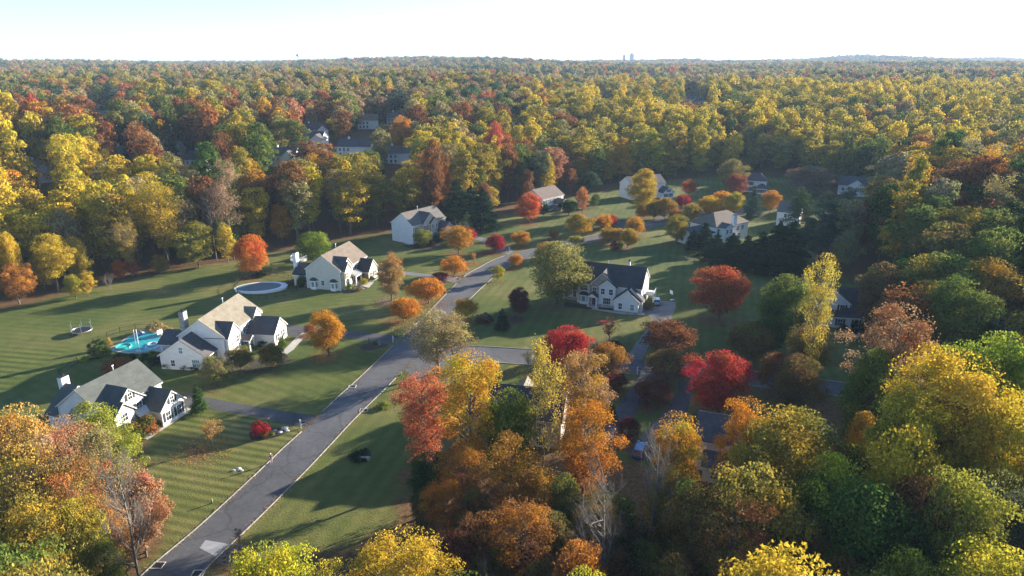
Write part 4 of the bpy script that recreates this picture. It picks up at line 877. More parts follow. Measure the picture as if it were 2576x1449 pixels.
T('shrub', 655, 1094, 1057, 46, 'crimson', 'crimson', 'round bright crimson shrub near the street', 'shrub', cat='shrub', group=GS)
T('pear', 303, 950, 903, 84, 'bronze', 'rust', 'bronze tree behind the green-roofed house', 'maple_tree', group=GP)
T('round', 543, 970, 897, 78, 'olive', 'tan', 'thin olive tree on the lawn below the white house', group=GP)
T('pear', 686, 922, 866, 76, 'green', 'rust', 'green and russet tree in front of the white house', group=GP)
T('pear', 608, 930, 872, 70, 'olive', 'brown', 'brownish tree at the front corner of the white house', group=GP)
for i, (x, yb, yt, w) in enumerate([(232, 903, 862, 22), (243, 901, 852, 24), (256, 899, 848, 24), (268, 895, 852, 22)]):
    T('column', x, yb, yt, w, 'green', 'dark', ['arborvitae at the left end of the row by the slide pool', 'second arborvitae from the left by the slide pool', 'tallest arborvitae of the row by the slide pool', 'arborvitae nearest the slide pool'][i], 'arborvitae', group='arborvitae row by the pool')
for x, yb, yt, w, a, b, lb in [(394, 832, 806, 42, 'tan', 'olive', 'left feathery tan grass clump behind the slide pool'), (420, 842, 818, 28, 'tan', 'gold', 'right feathery tan grass clump behind the slide pool'), (275, 876, 848, 22, 'tan', 'gold', 'tan grass clump beside the arborvitae row')]:
    T('shrub', x, yb, yt, w, a, b, lb, 'ornamental_grass', cat='grass clump', group='grass clumps by the pool')
SH = [(434, 922, 902, 40, 'green', 'olive', 'green clipped shrub at the left corner of the white house'), (468, 928, 912, 30, 'maroon', 'brown', 'dark red shrub on the end wall of the white house'), (492, 932, 918, 26, 'dark', 'green', 'dark green shrub on the end wall of the white house'),
      (214, 908, 896, 26, 'lime', 'olive', 'yellow-green shrub left of the arborvitae row'), (364, 905, 888, 26, 'green', 'dark', 'dark green shrub below the slide pool, right one'), (382, 896, 882, 22, 'lime', 'green', 'bright green shrub at the pool edge'), (330, 905, 890, 34, 'dark', 'green', 'dark green shrub below the slide pool, middle one'), (298, 906, 890, 34, 'dark', 'green', 'dark green shrub below the slide pool, left one'),
      (395, 915, 898, 40, 'dark', 'dark', 'dark hedge shrub between pool and white house'), (362, 938, 920, 34, 'green', 'dark', 'green shrub behind the green-roofed house'),
      (665, 868, 850, 30, 'dark', 'green', 'dark round shrub by the porch of the white house'), (712, 874, 848, 22, 'green', 'olive', 'tall green shrub on the garage wall of the white house'), (634, 880, 866, 26, 'green', 'lime', 'light green shrub by the porch of the white house'),
      (458, 1034, 1019, 20, 'green', 'dark', 'round shrub by the garage corner, farthest of the path row'), (446, 1042, 1028, 18, 'dark', 'green', 'second round shrub of the path row'), (428, 1052, 1036, 22, 'green', 'olive', 'third round shrub of the path row'), (416, 1062, 1048, 18, 'green', 'olive', 'fourth round shrub of the path row'), (404, 1072, 1055, 22, 'green', 'dark', 'fifth round shrub of the path row'), (391, 1082, 1068, 18, 'green', 'olive', 'nearest round shrub of the path row'),
      (375, 1090, 1042, 56, 'rust', 'green', 'russet and green shrub tree before the green-roofed house'), (345, 1104, 1060, 52, 'green', 'amber', 'green and amber shrub at the front of the green-roofed house'), (322, 1075, 1032, 44, 'maroon', 'rust', 'purple-red small tree against the stone gable'),
      (915, 714, 700, 24, 'lime', 'gold', 'yellow-green shrub by the porch of the cream house'), (898, 706, 692, 24, 'rust', 'brown', 'russet shrub by the porch of the cream house'), (935, 706, 695, 24, 'dark', 'green', 'dark shrub on the garage wall of the cream house'), (882, 728, 714, 24, 'green', 'lime', 'green shrub at the front corner of the cream house'), (905, 730, 720, 20, 'olive', 'tan', 'olive shrub among the rocks of the cream house'), (762, 722, 688, 34, 'dark', 'green', 'dark evergreen at the gate of the covered pool'),
      (655, 696, 684, 34, 'dark', 'dark', 'dark shrub at the foot of the bright red maple'), (1048, 622, 612, 22, 'dark', 'green', 'dark shrub at the near corner of the beige house'), (1085, 618, 606, 30, 'dark', 'maroon', 'dark shrub in the bed of the beige house'), (1105, 606, 580, 26, 'dark', 'green', 'dark evergreen between porch and garage of the beige house'), (1120, 618, 608, 20, 'olive', 'green', 'olive shrub at the bed end of the beige house'),
      (1545, 628, 605, 24, 'maroon', 'blush', 'purple shrub under the orange trio'), (1558, 627, 606, 22, 'lime', 'green', 'yellow-green shrub under the orange trio'), (1548, 928, 908, 0, 'dark', 'dark', ''), (1630, 778, 748, 30, 'brown', 'olive', 'brown shrub at the garage corner of the grey house'), (1600, 866, 0, 0, '', '', ''),
      (2120, 834, 814, 26, 'dark', 'dark', 'left round evergreen shrub below the blue-white house'), (2148, 838, 804, 22, 'dark', 'dark', 'cone evergreen below the blue-white house, left one'), (2172, 838, 806, 24, 'dark', 'dark', 'cone evergreen below the blue-white house, right one'),
      (1812, 542, 521, 34, 'khaki', 'dark', 'pale round shrub over the ridge of the hip-roofed house'), (660, 700, 686, 0, '', '', ''),
      (966, 1024, 1012, 40, 'green', 'lime', 'bright green shrub on the lawn right of the street'), (945, 866, 857, 14, 'green', 'olive', 'small shrub in the oval bed by the mailbox'), (668, 1098, 1082, 22, 'gold', 'olive', 'yellow-green shrub right of the crimson shrub'), (682, 1094, 1081, 20, 'olive', 'green', 'olive shrub among the boulders'), (900, 1152, 1135, 56, 'dark', 'dark', 'dark shrub behind the stone culvert')]
for x, yb, yt, w, a, b, lb in SH:
    if w: T('shrub', x, yb, yt, w, a, b, lb, 'shrub', cat='shrub', group=GS)
# evergreens behind the hip-roofed house and left of the mauve roof
for i, (x, yb, yt, w, k) in enumerate([(1770, 632, 560, 44, 0), (1800, 660, 588, 48, 1), (1838, 668, 586, 54, 0), (1874, 676, 592, 52, 0), (1910, 684, 582, 60, 1), (1948, 690, 556, 66, 0), (1985, 690, 556, 66, 1), (1742, 628, 578, 32, 0)]):
    T('spruce', x, yb, yt, w * 1.7, 'dark', 'spruce', f'dark spruce, {["second", "third", "fourth", "fifth", "sixth", "seventh", "rightmost", "leftmost small"][i]} in the row before the hip-roofed house', 'spruce_tree', group='spruce row by the hip-roofed house')
T('spruce', 1150, 572, 452, 118, 'dark', 'spruce', 'left of the two huge dark spruces beside the beige house', 'spruce_tree', group=GE)
T('spruce', 1216, 584, 474, 104, 'dark', 'spruce', 'right of the two huge dark spruces beside the beige house', 'spruce_tree', group=GE)
T('spruce', 1186, 566, 466, 90, 'dark', 'spruce', 'middle dark spruce behind the two huge ones', 'spruce_tree', group=GE)
T('pine', 1996, 640, 468, 84, 'bluegreen', 'green', 'pale green white pine above the spruce row', 'pine_tree', group=GE)
T('pine', 2060, 650, 478, 96, 'bluegreen', 'spruce', 'white pine right of the spruce row', 'pine_tree', group=GE)
T('pine', 2112, 640, 470, 90, 'spruce', 'bluegreen', 'broad white pine below the blue gabled house', 'pine_tree', group=GE)
T('round', 1485, 482, 432, 52, 'green', 'bluegreen', 'green tree at the wood edge behind the slim orange-pink tree', group=GW)
# wood edge on the left
ED = [('round', 50, 765, 662, 80, 'rust', 'orange', 'rusty orange tree at the far left wood edge'), ('forest', 148, 735, 588, 84, 'yellow', 'gold', 'bright yellow tree standing in front of the left wood'), ('round', 305, 706, 652, 34, 'red', 'orange', 'small scarlet tree at the wood edge'), ('oval', 340, 700, 652, 26, 'salmon', 'rust', 'small dull red tree next to the scarlet one'),
      ('baremulti', 278, 730, 680, 34, 'grey', 'grey', 'small bare tree at the wood edge left of the scarlet tree'), ('sparse', 425, 677, 458, 110, 'yellow', 'gold', 'very tall yellow tree with a long pale trunk'), ('round', 500, 672, 556, 96, 'olive', 'gold', 'olive-gold tree at the wood edge'), ('oval', 575, 664, 560, 44, 'gold', 'yellow', 'narrow gold tree just left of the red maple'),
      ('halfbare', 590, 652, 420, 80, 'tan', 'tan', 'tall grey half-bare tree behind the narrow gold tree'), ('forest', 780, 600, 420, 88, 'yellow', 'gold', 'tall yellow tree above the bright green one'), ('poplar', 884, 590, 404, 92, 'yellow', 'gold', 'tallest yellow tree in the wood behind the cream house'), ('round', 205, 720, 596, 60, 'gold', 'olive', 'gold tree right of the bright yellow one'),
      ('round', 192, 752, 690, 44, 'gold', 'lime', 'low yellow-green bush tree at the left wood edge'), ('oval', 225, 745, 680, 36, 'gold', 'yellow', 'low yellow tree at the left wood edge'), ('forest', 50, 700, 520, 76, 'yellow', 'lime', 'lemon yellow tree high at the far left'), ('round', 52, 755, 583, 52, 'yellow', 'gold', 'small lemon yellow crown below the high one at far left'),
      ('sparse', 335, 700, 545, 60, 'gold', 'tan', 'thin tan and gold tree leaning at the wood edge'), ('round', 408, 690, 640, 40, 'olive', 'amber', 'low layered olive tree at the wood edge'), ('bare', 545, 655, 480, 60, 'grey', 'grey', 'bare grey tree in the wood above the narrow gold one'), ('forest', 1012, 570, 440, 66, 'olive', 'gold', 'olive-yellow tree behind the beige house'), ('forest', 1095, 562, 350, 60, 'rust', 'brown', 'brown-red tree in the wood behind the beige house'),
      ('poplar', 1170, 545, 366, 80, 'gold', 'olive', 'tall gold tree above the two huge spruces'), ('oval', 1122, 548, 400, 36, 'orange', 'amber', 'narrow bright orange tree in the wood'), ('poplar', 1378, 500, 385, 46, 'gold', 'yellow', 'small gold tree above the mauve-roofed house'), ('forest', 1455, 470, 356, 74, 'gold', 'olive', 'gold pyramid tree right of the mauve-roofed house'),
      ('round', 1247, 500, 305, 66, 'red', 'salmon', 'pinkish red round tree high in the wood'), ('poplar', 1560, 462, 346, 60, 'gold', 'amber', 'amber pyramid tree left of the tall yellow-green one'), ('poplar', 1634, 452, 320, 68, 'lime', 'yellow', 'tall yellow-green pyramid tree behind the far white house'), ('poplar', 1698, 448, 314, 62, 'gold', 'olive', 'gold-olive pyramid tree, middle one of the far trio'), ('poplar', 1757, 446, 314, 50, 'gold', 'yellow', 'golden pyramid tree, right one of the far trio'),
      ('round', 1610, 300, 300, 0, '', '', ''), ('forest', 545, 560, 356, 70, 'green', 'green', 'solid green tree left of the grey-roofed houses'), ('round', 1012, 400, 290, 56, 'orange', 'amber', 'glowing orange tree high in the far wood')]
for k, x, yb, yt, w, a, b, lb in ED:
    if w: T({'forest': 'forest_m' if yb < 640 else 'forest', 'poplar': 'poplar_m'}.get(k, k), x, yb, yt, w, a, b, lb, 'bare_tree' if k.startswith('bare') else 'deciduous_tree', group=GW)
# foreground and right-hand woods, bases hidden: (kind, px, top, h, width px, tints, label)
FG = [('open', 1062, 938, 18, 165, 'coral', 'salmon', 'coral red tree left of the golden foreground one'), ('open', 1180, 884, 23, 180, 'orange', 'yellow', 'tall golden-orange tree with a bold dark trunk in the foreground'), ('round', 1282, 978, 17, 150, 'green', 'lime', 'green tree with a yellow top in front of the hidden brown house'),
      ('halfbare', 1368, 885, 23, 120, 'yellow', 'khaki', 'grey tree with a few yellow leaves before the hidden brown house'), ('open', 1470, 882, 20, 145, 'tan', 'amber', 'tan and orange open tree right of the grey one'), ('open', 1475, 1010, 18, 175, 'orange', 'amber', 'dense orange tree below the tan open one'), ('round', 1070, 1140, 12, 110, 'green', 'dark', 'dark green tree at the edge of the shaded lawn'),
      ('open', 1292, 1105, 16, 180, 'amber', 'brown', 'amber-brown tree in the middle of the front wood'), ('open', 1165, 1120, 14, 130, 'rust', 'orange', 'rusty tree beneath the golden foreground one'), ('open', 1315, 1262, 15, 180, 'brown', 'orange', 'brown tree with an orange top, low in the front wood'), ('round', 1425, 1190, 13, 90, 'olive', 'green', 'green and yellow tree under the dense orange one'),
      ('baremulti', 1070, 1282, 12, 130, 'grey', 'grey', 'pale bare tree at the corner of the shaded lawn'), ('huge', 1010, 1358, 16, 270, 'yellow', 'gold', 'yellow tree at the bottom edge, largest of the three'), ('forest', 815, 1415, 14, 110, 'yellow', 'gold', 'small yellow tree between two larger ones at the bottom'), ('forest', 655, 1380, 17, 205, 'lime', 'yellow', 'yellow-green tree at the bottom beside the street'),
      ('baremulti', 1225, 1370, 14, 150, 'grey', 'grey', 'bare pale tree at the bottom edge'), ('round', 1452, 1362, 16, 150, 'orange', 'brown', 'orange-brown tree at the bottom edge'), ('bare', 1548, 1170, 22, 190, 'grey', 'grey', 'leafless grey tree in the dark gap of the front wood'), ('bare', 1652, 1085, 21, 130, 'grey', 'grey', 'dead white tree beside the parked blue car'),
      ('forest', 1712, 1042, 16, 130, 'amber', 'gold', 'amber tree in front of the slate-roofed house'), ('round', 1690, 1180, 15, 140, 'olive', 'amber', 'olive tree behind the dead white tree'), ('open', 1885, 1000, 20, 130, 'amber', 'orange', 'orange-gold tree right of the slate-roofed house'), ('forest', 1975, 1030, 20, 220, 'gold', 'olive', 'broad olive-gold tree in the right foreground'), ('round', 1900, 1120, 18, 130, 'olive', 'gold', 'olive tree below the orange-gold one'),
      ('open', 1765, 1228, 17, 200, 'rust', 'green', 'russet tree in the front wood, left half of a pair'), ('open', 1860, 1255, 18, 220, 'olive', 'coral', 'red-topped tree in the front wood, right half of a pair'), ('round', 2190, 1215, 19, 290, 'green', 'green', 'broad deep green tree at the lower right'), ('huge', 2405, 884, 26, 300, 'yellow', 'gold', 'huge bright yellow tree at the right'),
      ('forest', 2300, 980, 22, 190, 'olive', 'yellow', 'olive-yellow tree merging with the left of the huge yellow one'), ('open', 2275, 765, 25, 190, 'tan', 'rust', 'tall tan and rust tree above the right wood'), ('round', 2215, 880, 20, 150, 'green', 'olive', 'grey-green tree below the tan and rust one'), ('round', 2182, 1036, 15, 100, 'orange', 'gold', 'orange-topped tree left of the huge yellow one'), ('round', 2110, 1120, 15, 110, 'olive', 'brown', 'dim olive tree in the dark gap at right'),
      ('sparse', 2082, 636, 29, 88, 'yellow', 'khaki', 'tall narrow yellow tree over the blue-white house'), ('round', 1985, 690, 17, 125, 'olive', 'green', 'dull olive tree left of the tall narrow yellow one'), ('round', 1960, 755, 13, 90, 'green', 'dark', 'dark olive tree left of the blue-white house'), ('forest', 2040, 818, 14, 120, 'olive', 'brown', 'dim olive-brown tree before the blue-white house'), ('round', 2010, 890, 13, 110, 'brown', 'olive', 'brown tree left of the side street end'), 
      ('forest', 2440, 860, 24, 160, 'lime', 'green', 'yellow-green tree behind the huge yellow one'), ('forest', 2545, 838, 25, 180, 'lime', 'green', 'fresh green tree at the right picture edge'), ('forest', 2560, 1010, 23, 200, 'yellow', 'gold', 'yellow tree at the right edge below the fresh green one'), ('round', 2340, 1200, 19, 170, 'brown', 'rust', 'brown-red tree right of the deep green one'), ('forest', 2460, 1190, 22, 190, 'olive', 'lime', 'olive tree below the huge yellow one'),
      ('sparse', 2540, 1190, 20, 150, 'olive', 'bluegreen', 'thin blue-green tree at the right edge'), ('forest', 2500, 1372, 20, 230, 'lime', 'yellow', 'yellow-green tree in the bottom right corner'), ('round', 2300, 1385, 17, 200, 'lime', 'olive', 'yellow-green tree at the bottom, left of the corner one'), ('round', 2040, 1300, 15, 130, 'brown', 'olive', 'brown tree left of the deep green one'), ('round', 1960, 1405, 16, 160, 'gold', 'brown', 'gold-topped tree at the bottom between brown ones'), ('round', 2130, 1400, 14, 150, 'brown', 'olive', 'dark brown tree at the bottom under the deep green one'),
      ('round', 1700, 1395, 15, 150, 'brown', 'olive', 'dim brown tree at the bottom of the front wood'), ('round', 1600, 1300, 12, 110, 'dark', 'brown', 'dark low tree behind the leafless grey one'), ('round', 1215, 1290, 13, 110, 'brown', 'rust', 'dim brown tree right of the pale bare one'), ('forest', 1470, 1432, 18, 120, 'lime', 'yellow', 'lime tree tip at the bottom edge'),
      ('forest', 35, 1020, 20, 150, 'straw', 'amber', 'glowing amber tree at the left edge'), ('sparse', 150, 1048, 20, 130, 'tan', 'salmon', 'pinkish tan thin tree in the left foreground'), ('round', 232, 1018, 13, 150, 'lime', 'olive', 'willow-green tree in front of the green-roofed house'), ('round', 262, 1085, 12, 120, 'lime', 'olive', 'lower willow-green tree beside the path end'), ('halfbare', 245, 1090, 19, 150, 'tan', 'khaki', 'misty grey thin tree in the left foreground'),
      ('forest', 60, 1120, 20, 170, 'gold', 'tan', 'gold tree at the left edge below the amber one'), ('sparse', 165, 1150, 19, 150, 'olive', 'coral', 'red-flecked tree in the left foreground'), ('round', 320, 1170, 13, 130, 'tan', 'salmon', 'peach tree beside the striped lawn'), ('round', 330, 1215, 11, 110, 'tan', 'coral', 'pinkish orange tree beside the striped lawn'), ('bare', 285, 1150, 21, 150, 'grey', 'grey', 'tall bare tree at the lower left'),
      ('forest', 60, 1250, 18, 180, 'olive', 'gold', 'olive-gold tree at the lower left edge'), ('round', 170, 1260, 16, 150, 'gold', 'olive', 'gold-olive tree low in the left foreground'), ('round', 230, 1340, 13, 130, 'olive', 'lime', 'lime and olive tree low in the left foreground'), ('round', 110, 1370, 14, 190, 'gold', 'olive', 'amber-olive tree in the bottom left corner'), ('round', 270, 1260, 12, 90, 'tan', 'amber', 'tan tree behind the tall bare one'),
      ('halfbare', 2530, 430, 24, 110, 'grey', 'gold', 'tall thin tree with dark limbs at the right edge'), ('round', 2445, 398, 21, 150, 'tan', 'khaki', 'broad tan tree on the right slope'), ('round', 2180, 505, 17, 130, 'brown', 'rust', 'red-brown tree right of the white pines'), ('round', 2310, 515, 20, 130, 'amber', 'orange', 'amber tree on the right slope'), ('forest', 2455, 520, 22, 190, 'olive', 'gold', 'wide olive tree on the right slope'), ('round', 2245, 432, 16, 120, 'khaki', 'grey', 'pale khaki tree right of the blue gabled house'), ('round', 2050, 418, 14, 110, 'grey', 'brown', 'grey-brown tree left of the blue gabled house'), ('baremulti', 2160, 520, 14, 60, 'grey', 'grey', 'bare grey tree beside the red-brown one'),
      ('round', 2330, 640, 20, 130, 'olive', 'gold', 'olive tree below the amber one on the right slope'), ('forest', 2420, 700, 21, 150, 'olive', 'green', 'dim olive tree in the shaded right wood'), ('forest', 2500, 650, 21, 150, 'olive', 'amber', 'olive and amber tree near the right edge'), ('round', 2230, 660, 18, 120, 'brown', 'olive', 'dim brown tree behind the blue-white house')]
FG += [('open', 1118, 1205, 12, 120, 'rust', 'amber', 'rusty tree above the pale bare one'), ('round', 1190, 1225, 12, 110, 'brown', 'olive', 'brown-olive tree between the rusty one and the amber-brown one'), ('open', 1370, 1175, 13, 120, 'amber', 'olive', 'amber tree squeezed below the hidden brown house'), ('round', 1395, 1290, 12, 120, 'olive', 'brown', 'dull olive tree left of the leafless grey one'),
       ('round', 1150, 1335, 11, 120, 'brown', 'maroon', 'dark brown tree under the pale bare one'), ('round', 1250, 1345, 11, 110, 'olive', 'brown', 'low olive-brown tree beside the bare pale one at the bottom'), ('open', 1505, 1235, 12, 110, 'olive', 'amber', 'thin olive tree just left of the leafless grey one'), ('round', 1560, 1390, 11, 130, 'brown', 'dark', 'dark brown tree at the foot of the leafless grey one'),
       ('round', 1640, 1370, 12, 120, 'olive', 'dark', 'dim green tree right of the leafless grey one'), ('round', 1075, 1225, 9, 90, 'green', 'brown', 'low green tree at the corner of the shaded lawn'), ('round', 1385, 1400, 11, 120, 'brown', 'olive', 'low brown tree left of the orange-brown bottom one')]
FGO = []
for k, x, yt, h, w, a, b, lb in FG:
    r_ = T(k, x, None, yt, w, a, b, lb, 'bare_tree' if k.startswith('bare') else 'deciduous_tree', h=h, group=GW); FGO.append(r_)
# ---------------------------------------------------------------- woodland: Poisson spread over the land outside the lawns
def jitter_grid(x0, x1, y0, y1, s, r):
    xs, ys = np.meshgrid(np.arange(x0, x1, s), np.arange(y0, y1, s)); xs = xs + (np.arange(ys.shape[0]) % 2)[:, None] * s / 2
    return np.stack([xs.ravel() + r.uniform(-.38, .38, xs.size) * s, ys.ravel() + r.uniform(-.38, .38, xs.size) * s], 1)
r = np.random.default_rng(5)
near = jitter_grid(-560, 760, 40, 800, 8.2, r); mid = jitter_grid(-1400, 1600, 800, 1750, 10, r); farp = np.concatenate([jitter_grid(-2700, 2900, 1750, 3100, 17, r), jitter_grid(-4200, 5400, 3100, 6200, 27, r)])
def vis(P_, mr, ml=18):
    hw = P_[:, 1] * .80
    return (P_[:, 0] < hw + mr) & (P_[:, 0] > -hw - ml)
near = near[vis(near, 130)]; mid = mid[vis(mid, 60, 40)]; farp = farp[vis(farp, 100, 100)]
sd = poly_signed(near[:, 0], near[:, 1], CLEAR); near = near[sd > 3.2]; sd = sd[sd > 3.2]
# keep clear of houses and of the trees already placed
OBST = [(r_.location.x, r_.location.y, 4.0) for r_ in bpy.data.objects if r_.get('category') == 'tree'] + HOUSE_SPOTS
O_ = np.array(OBST)
ok = np.ones(len(near), bool)
for i in range(0, len(near), 500):
    d = np.hypot(near[i:i + 500, 0][:, None] - O_[None, :, 0], near[i:i + 500, 1][:, None] - O_[None, :, 1]); ok[i:i + 500] = (d > O_[None, :, 2]).all(1)
near = near[ok]; sd = sd[ok]
# no filler tree may stand in front of the lawns and the street near the camera
def hits_lawn(P_, h):
    t = CAMH / (CAMH - h); return (poly_signed(P_[:, 0] * t, P_[:, 1] * t, CLEAR) < 4) & (P_[:, 1] < 175) & (P_[:, 0] < 70)
k_ = ~hits_lawn(near, 7.); near = near[k_]; sd = sd[k_]; cap = np.where(hits_lawn(near, 10.), 7., np.where(hits_lawn(near, 14.), 10.5, np.where(hits_lawn(near, 19.), 14.5, 99.)))
# crown line of the front woods: fillers stay below the tops of the trees surveyed there
TL = np.array([(0, 1060), (330, 1170), (400, 1330), (560, 1440), (900, 1430), (1150, 1330), (1190, 1150), (1500, 1110), (1600, 1190), (1800, 1110), (2100, 1060), (2576, 930)])
c3 = np.zeros(len(near))
for h_ in (7., 10., 13., 16., 19., 22.):
    tx2, ty2 = topix(near[:, 0], near[:, 1], h_ + .5); hw2 = min(5.5, h_ * .42) * FP / depth(near[:, 0], near[:, 1], h_)
    okh = np.ones(len(near), bool)
    for q_ in (-1, -.5, 0, .5, 1): okh &= ty2 >= np.interp(tx2 + q_ * hw2, TL[:, 0], TL[:, 1])
    c3 = np.where(okh, h_, c3)
fr = near[:, 1] < 112; cap = np.where(fr, c3, cap); k_ = cap > 0; near = near[k_]; sd = sd[k_]; cap = cap[k_]
# the front wood is thinned: its own trees stand there already
px_, py_ = topix(near[:, 0], near[:, 1], 0)
frontwood = (near[:, 1] < 112) & (near[:, 0] > -60)
k_ = ~(frontwood & (r.random(len(near)) < .15)); near = near[k_]; sd = sd[k_]; cap = cap[k_]
# sight lines kept open to the houses standing in the woods
def lane_block(P_, hgt):
    bad = np.zeros(len(P_), bool); z = terrain(P_[:, 0], P_[:, 1])
    tx_, ty_ = topix(P_[:, 0], P_[:, 1], z + hgt); bx_, by_ = topix(P_[:, 0], P_[:, 1], z + 1)
    hw = 4.6 * FP / depth(P_[:, 0], P_[:, 1], 10)
    for (x0, x1, y1, Y) in LANES:
        bad |= (tx_ + hw > x0) & (tx_ - hw < x1) & (ty_ < y1) & (by_ > y1) & (P_[:, 1] < Y - 4)
    return bad
def noise2(x, y, s, k):
    return np.sin(x / s + k) * np.sin(y / s * 1.3 + k * 2.1) + .6 * np.sin(x / s * 2.3 + y / s * 1.7 + k * 3)
PAL = {'front0': [('olive', 'gold', 20), ('green', 'olive', 14), ('gold', 'yellow', 12), ('brown', 'olive', 14), ('lime', 'yellow', 8)],
       'edge': [('gold', 'yellow', 22), ('yellow', 'gold', 20), ('olive', 'gold', 16), ('khaki', 'tan', 8), ('green', 'olive', 8), ('brown', 'rust', 8), ('lime', 'yellow', 5), ('amber', 'orange', 5), ('tan', 'khaki', 8)],
       'leftfar': [('olive', 'khaki', 20), ('brown', 'tan', 12), ('tan', 'khaki', 17), ('green', 'dark', 10), ('rust', 'salmon', 6), ('bluegreen', 'dark', 14), ('gold', 'olive', 13), ('khaki', 'olive', 12), ('spruce', 'dark', 4)],
       'front': [('amber', 'orange', 12), ('brown', 'rust', 16), ('olive', 'gold', 18), ('green', 'olive', 14), ('rust', 'orange', 12), ('gold', 'amber', 12), ('coral', 'brown', 6)],
       'left': [('olive', 'khaki', 18), ('gold', 'olive', 13), ('yellow', 'gold', 10), ('khaki', 'tan', 10), ('brown', 'rust', 11), ('green', 'olive', 12), ('rust', 'bronze', 8), ('amber', 'gold', 7), ('tan', 'khaki', 9), ('red', 'salmon', 1.5), ('salmon', 'tan', 3), ('maroon', 'blush', 1.5), ('bluegreen', 'olive', 6), ('spruce', 'dark', 4)],
       'hill': [('gold', 'yellow', 24), ('yellow', 'olive', 10), ('olive', 'gold', 24), ('khaki', 'olive', 10), ('green', 'olive', 10), ('brown', 'rust', 8), ('amber', 'gold', 7), ('tan', 'khaki', 4)],
       'dim': [('brown', 'olive', 20), ('olive', 'green', 24), ('rust', 'brown', 12), ('green', 'dark', 14), ('khaki', 'grey', 8), ('amber', 'gold', 10), ('gold', 'olive', 12)],
       'far': [('olive', 'dark', 12), ('gold', 'olive', 3), ('spruce', 'dark', 5), ('tan', 'khaki', 16), ('khaki', 'olive', 14), ('rust', 'salmon', 7), ('bluegreen', 'dark', 20), ('brown', 'tan', 9), ('gold', 'khaki', 8), ('salmon', 'red', 1)]}
def choose(P_):
    out = []
    for x, y in P_:
        y = y + r.normal(0, 40) if y > 700 else y
        zone = 'front0' if y < 80 else 'front' if y < 125 else 'edge' if (x < 40 and y < 265) else 'leftfar' if (x < 20 - (y - 300) * .05 and 430 < y < 1050) else 'left' if x < 40 - (y - 300) * .05 and y < 1000 else ('hill' if (y > 345 and y < 760) else ('dim' if y < 345 else 'far'))
        pal = PAL[zone]; base = (noise2(x, y, 34, 1.) + noise2(x, y, 95, 4.)) * 20; w = np.array([p[2] for p in pal], float); c = np.cumsum(w) / w.sum()
        v = (base / 100. + .5 + r.normal(0, .17)) % 1.0
        i = int(np.searchsorted(c, v)); i = min(i, len(pal) - 1); out.append((pal[i][0], pal[i][1]))
    return out
tints = choose(near)
kinds = []; hs = []; ws = []
for (x, y), (a, b), s_, cp in zip(near, tints, sd, cap):
    q = r.random(); dist = math.hypot(x, y); m = '' if dist < 105 else '_m'
    if a in ('spruce',): k, h, w = 'spruce_m', r.uniform(13, 20), r.uniform(6, 9)
    elif q < .07 and a in ('tan', 'brown', 'khaki', 'gold'): k, h, w = 'bare_m', r.uniform(15, 22), r.uniform(7, 9)
    elif q < .16: k, h, w = 'sparse_m', r.uniform(18, 26), r.uniform(8, 11)
    elif s_ < 9 and q < .6: k, h, w = 'round_m', r.uniform(7, 13), r.uniform(7, 10)
    elif q < .42 and a in ('gold', 'yellow'): k, h, w = 'poplar_m', r.uniform(23, 29), r.uniform(9, 11.5)
    elif q < .5: k, h, w = 'round_m', r.uniform(13, 18), r.uniform(9, 12)
    else: k, h, w = 'forest' + m, r.uniform(17, 24), r.uniform(9, 12.5)
    if x < 40 and 175 < y < 330: h *= 1.2
    if x > 95 and y > 110: h *= 1.12
    if cp < 99:
        k = 'round_m' if k != 'bare_m' else k; h = min(h, cp * r.uniform(.85, 1)); w = min(w, cp * .85)
    if y < 112 and k in ('round_m', 'forest_m'): k = k[:-2] if k != 'round_m' or h > 9 else k
    kinds.append(k); hs.append(h); ws.append(w)
kinds = np.array(kinds); hs = np.array(hs); ws = np.array(ws)
bad = lane_block(near, hs); keep = ~bad
near, sd, kinds, hs, ws = near[keep], sd[keep], kinds[keep], hs[keep], ws[keep]; tints = [t for t, k in zip(tints, keep) if k]
zt = terrain(near[:, 0], near[:, 1]); cx, cy = topix(near[:, 0], near[:, 1], zt + hs * .8); tx_, ty_ = topix(near[:, 0], near[:, 1], zt + hs)
dep = depth(near[:, 0], near[:, 1], zt); inview = (cx > 10) & (cx < 2566) & (cy > 0) & (ty_ < 1430)
# how open each crown is to the camera: count taller neighbours just in front
score = np.where(inview, ws * FP / dep, 0)
front = np.zeros(len(near))
for i in np.where(inview & (dep < 420))[0]:
    m = (dep < dep[i] - 3) & (dep > dep[i] - 30) & (np.abs(cx - cx[i]) < ws[i] * .8 * FP / dep[i]) & (ty_ < ty_[i] + 12); front[i] = m.sum()
score = score / (1 + 1.3 * front)
n_tree = sum(1 for o in bpy.data.objects if o.get('category') == 'tree')
order = np.argsort(-score); N_IND = max(0, 297 - n_tree)
pick = set(int(i) for i in order[:N_IND])
CN = dict(olive='olive', gold='gold', yellow='yellow', brown='brown', rust='rust-coloured', green='green', amber='amber', tan='tan', red='red', salmon='pinkish orange', maroon='maroon', bluegreen='blue-green', spruce='dark evergreen', lime='lime green', coral='coral', khaki='khaki')
ZONES = [(-1e9, 200, 'in the wood at the far left'), (200, 420, 'in the left wood behind the trampoline lawn'), (420, 640, 'in the wood behind the covered pool'), (640, 860, 'in the wood behind the cream house'), (860, 1100, 'in the wood behind the beige house'), (1100, 1340, 'in the wood above the huge spruces'), (1340, 1600, 'in the wood behind the mauve-roofed house'), (1600, 1900, 'in the hillside wood behind the far lawn'), (1900, 2200, 'in the hillside wood above the blue gabled house'), (2200, 1e9, 'in the wood on the right slope')]
buckets = {}
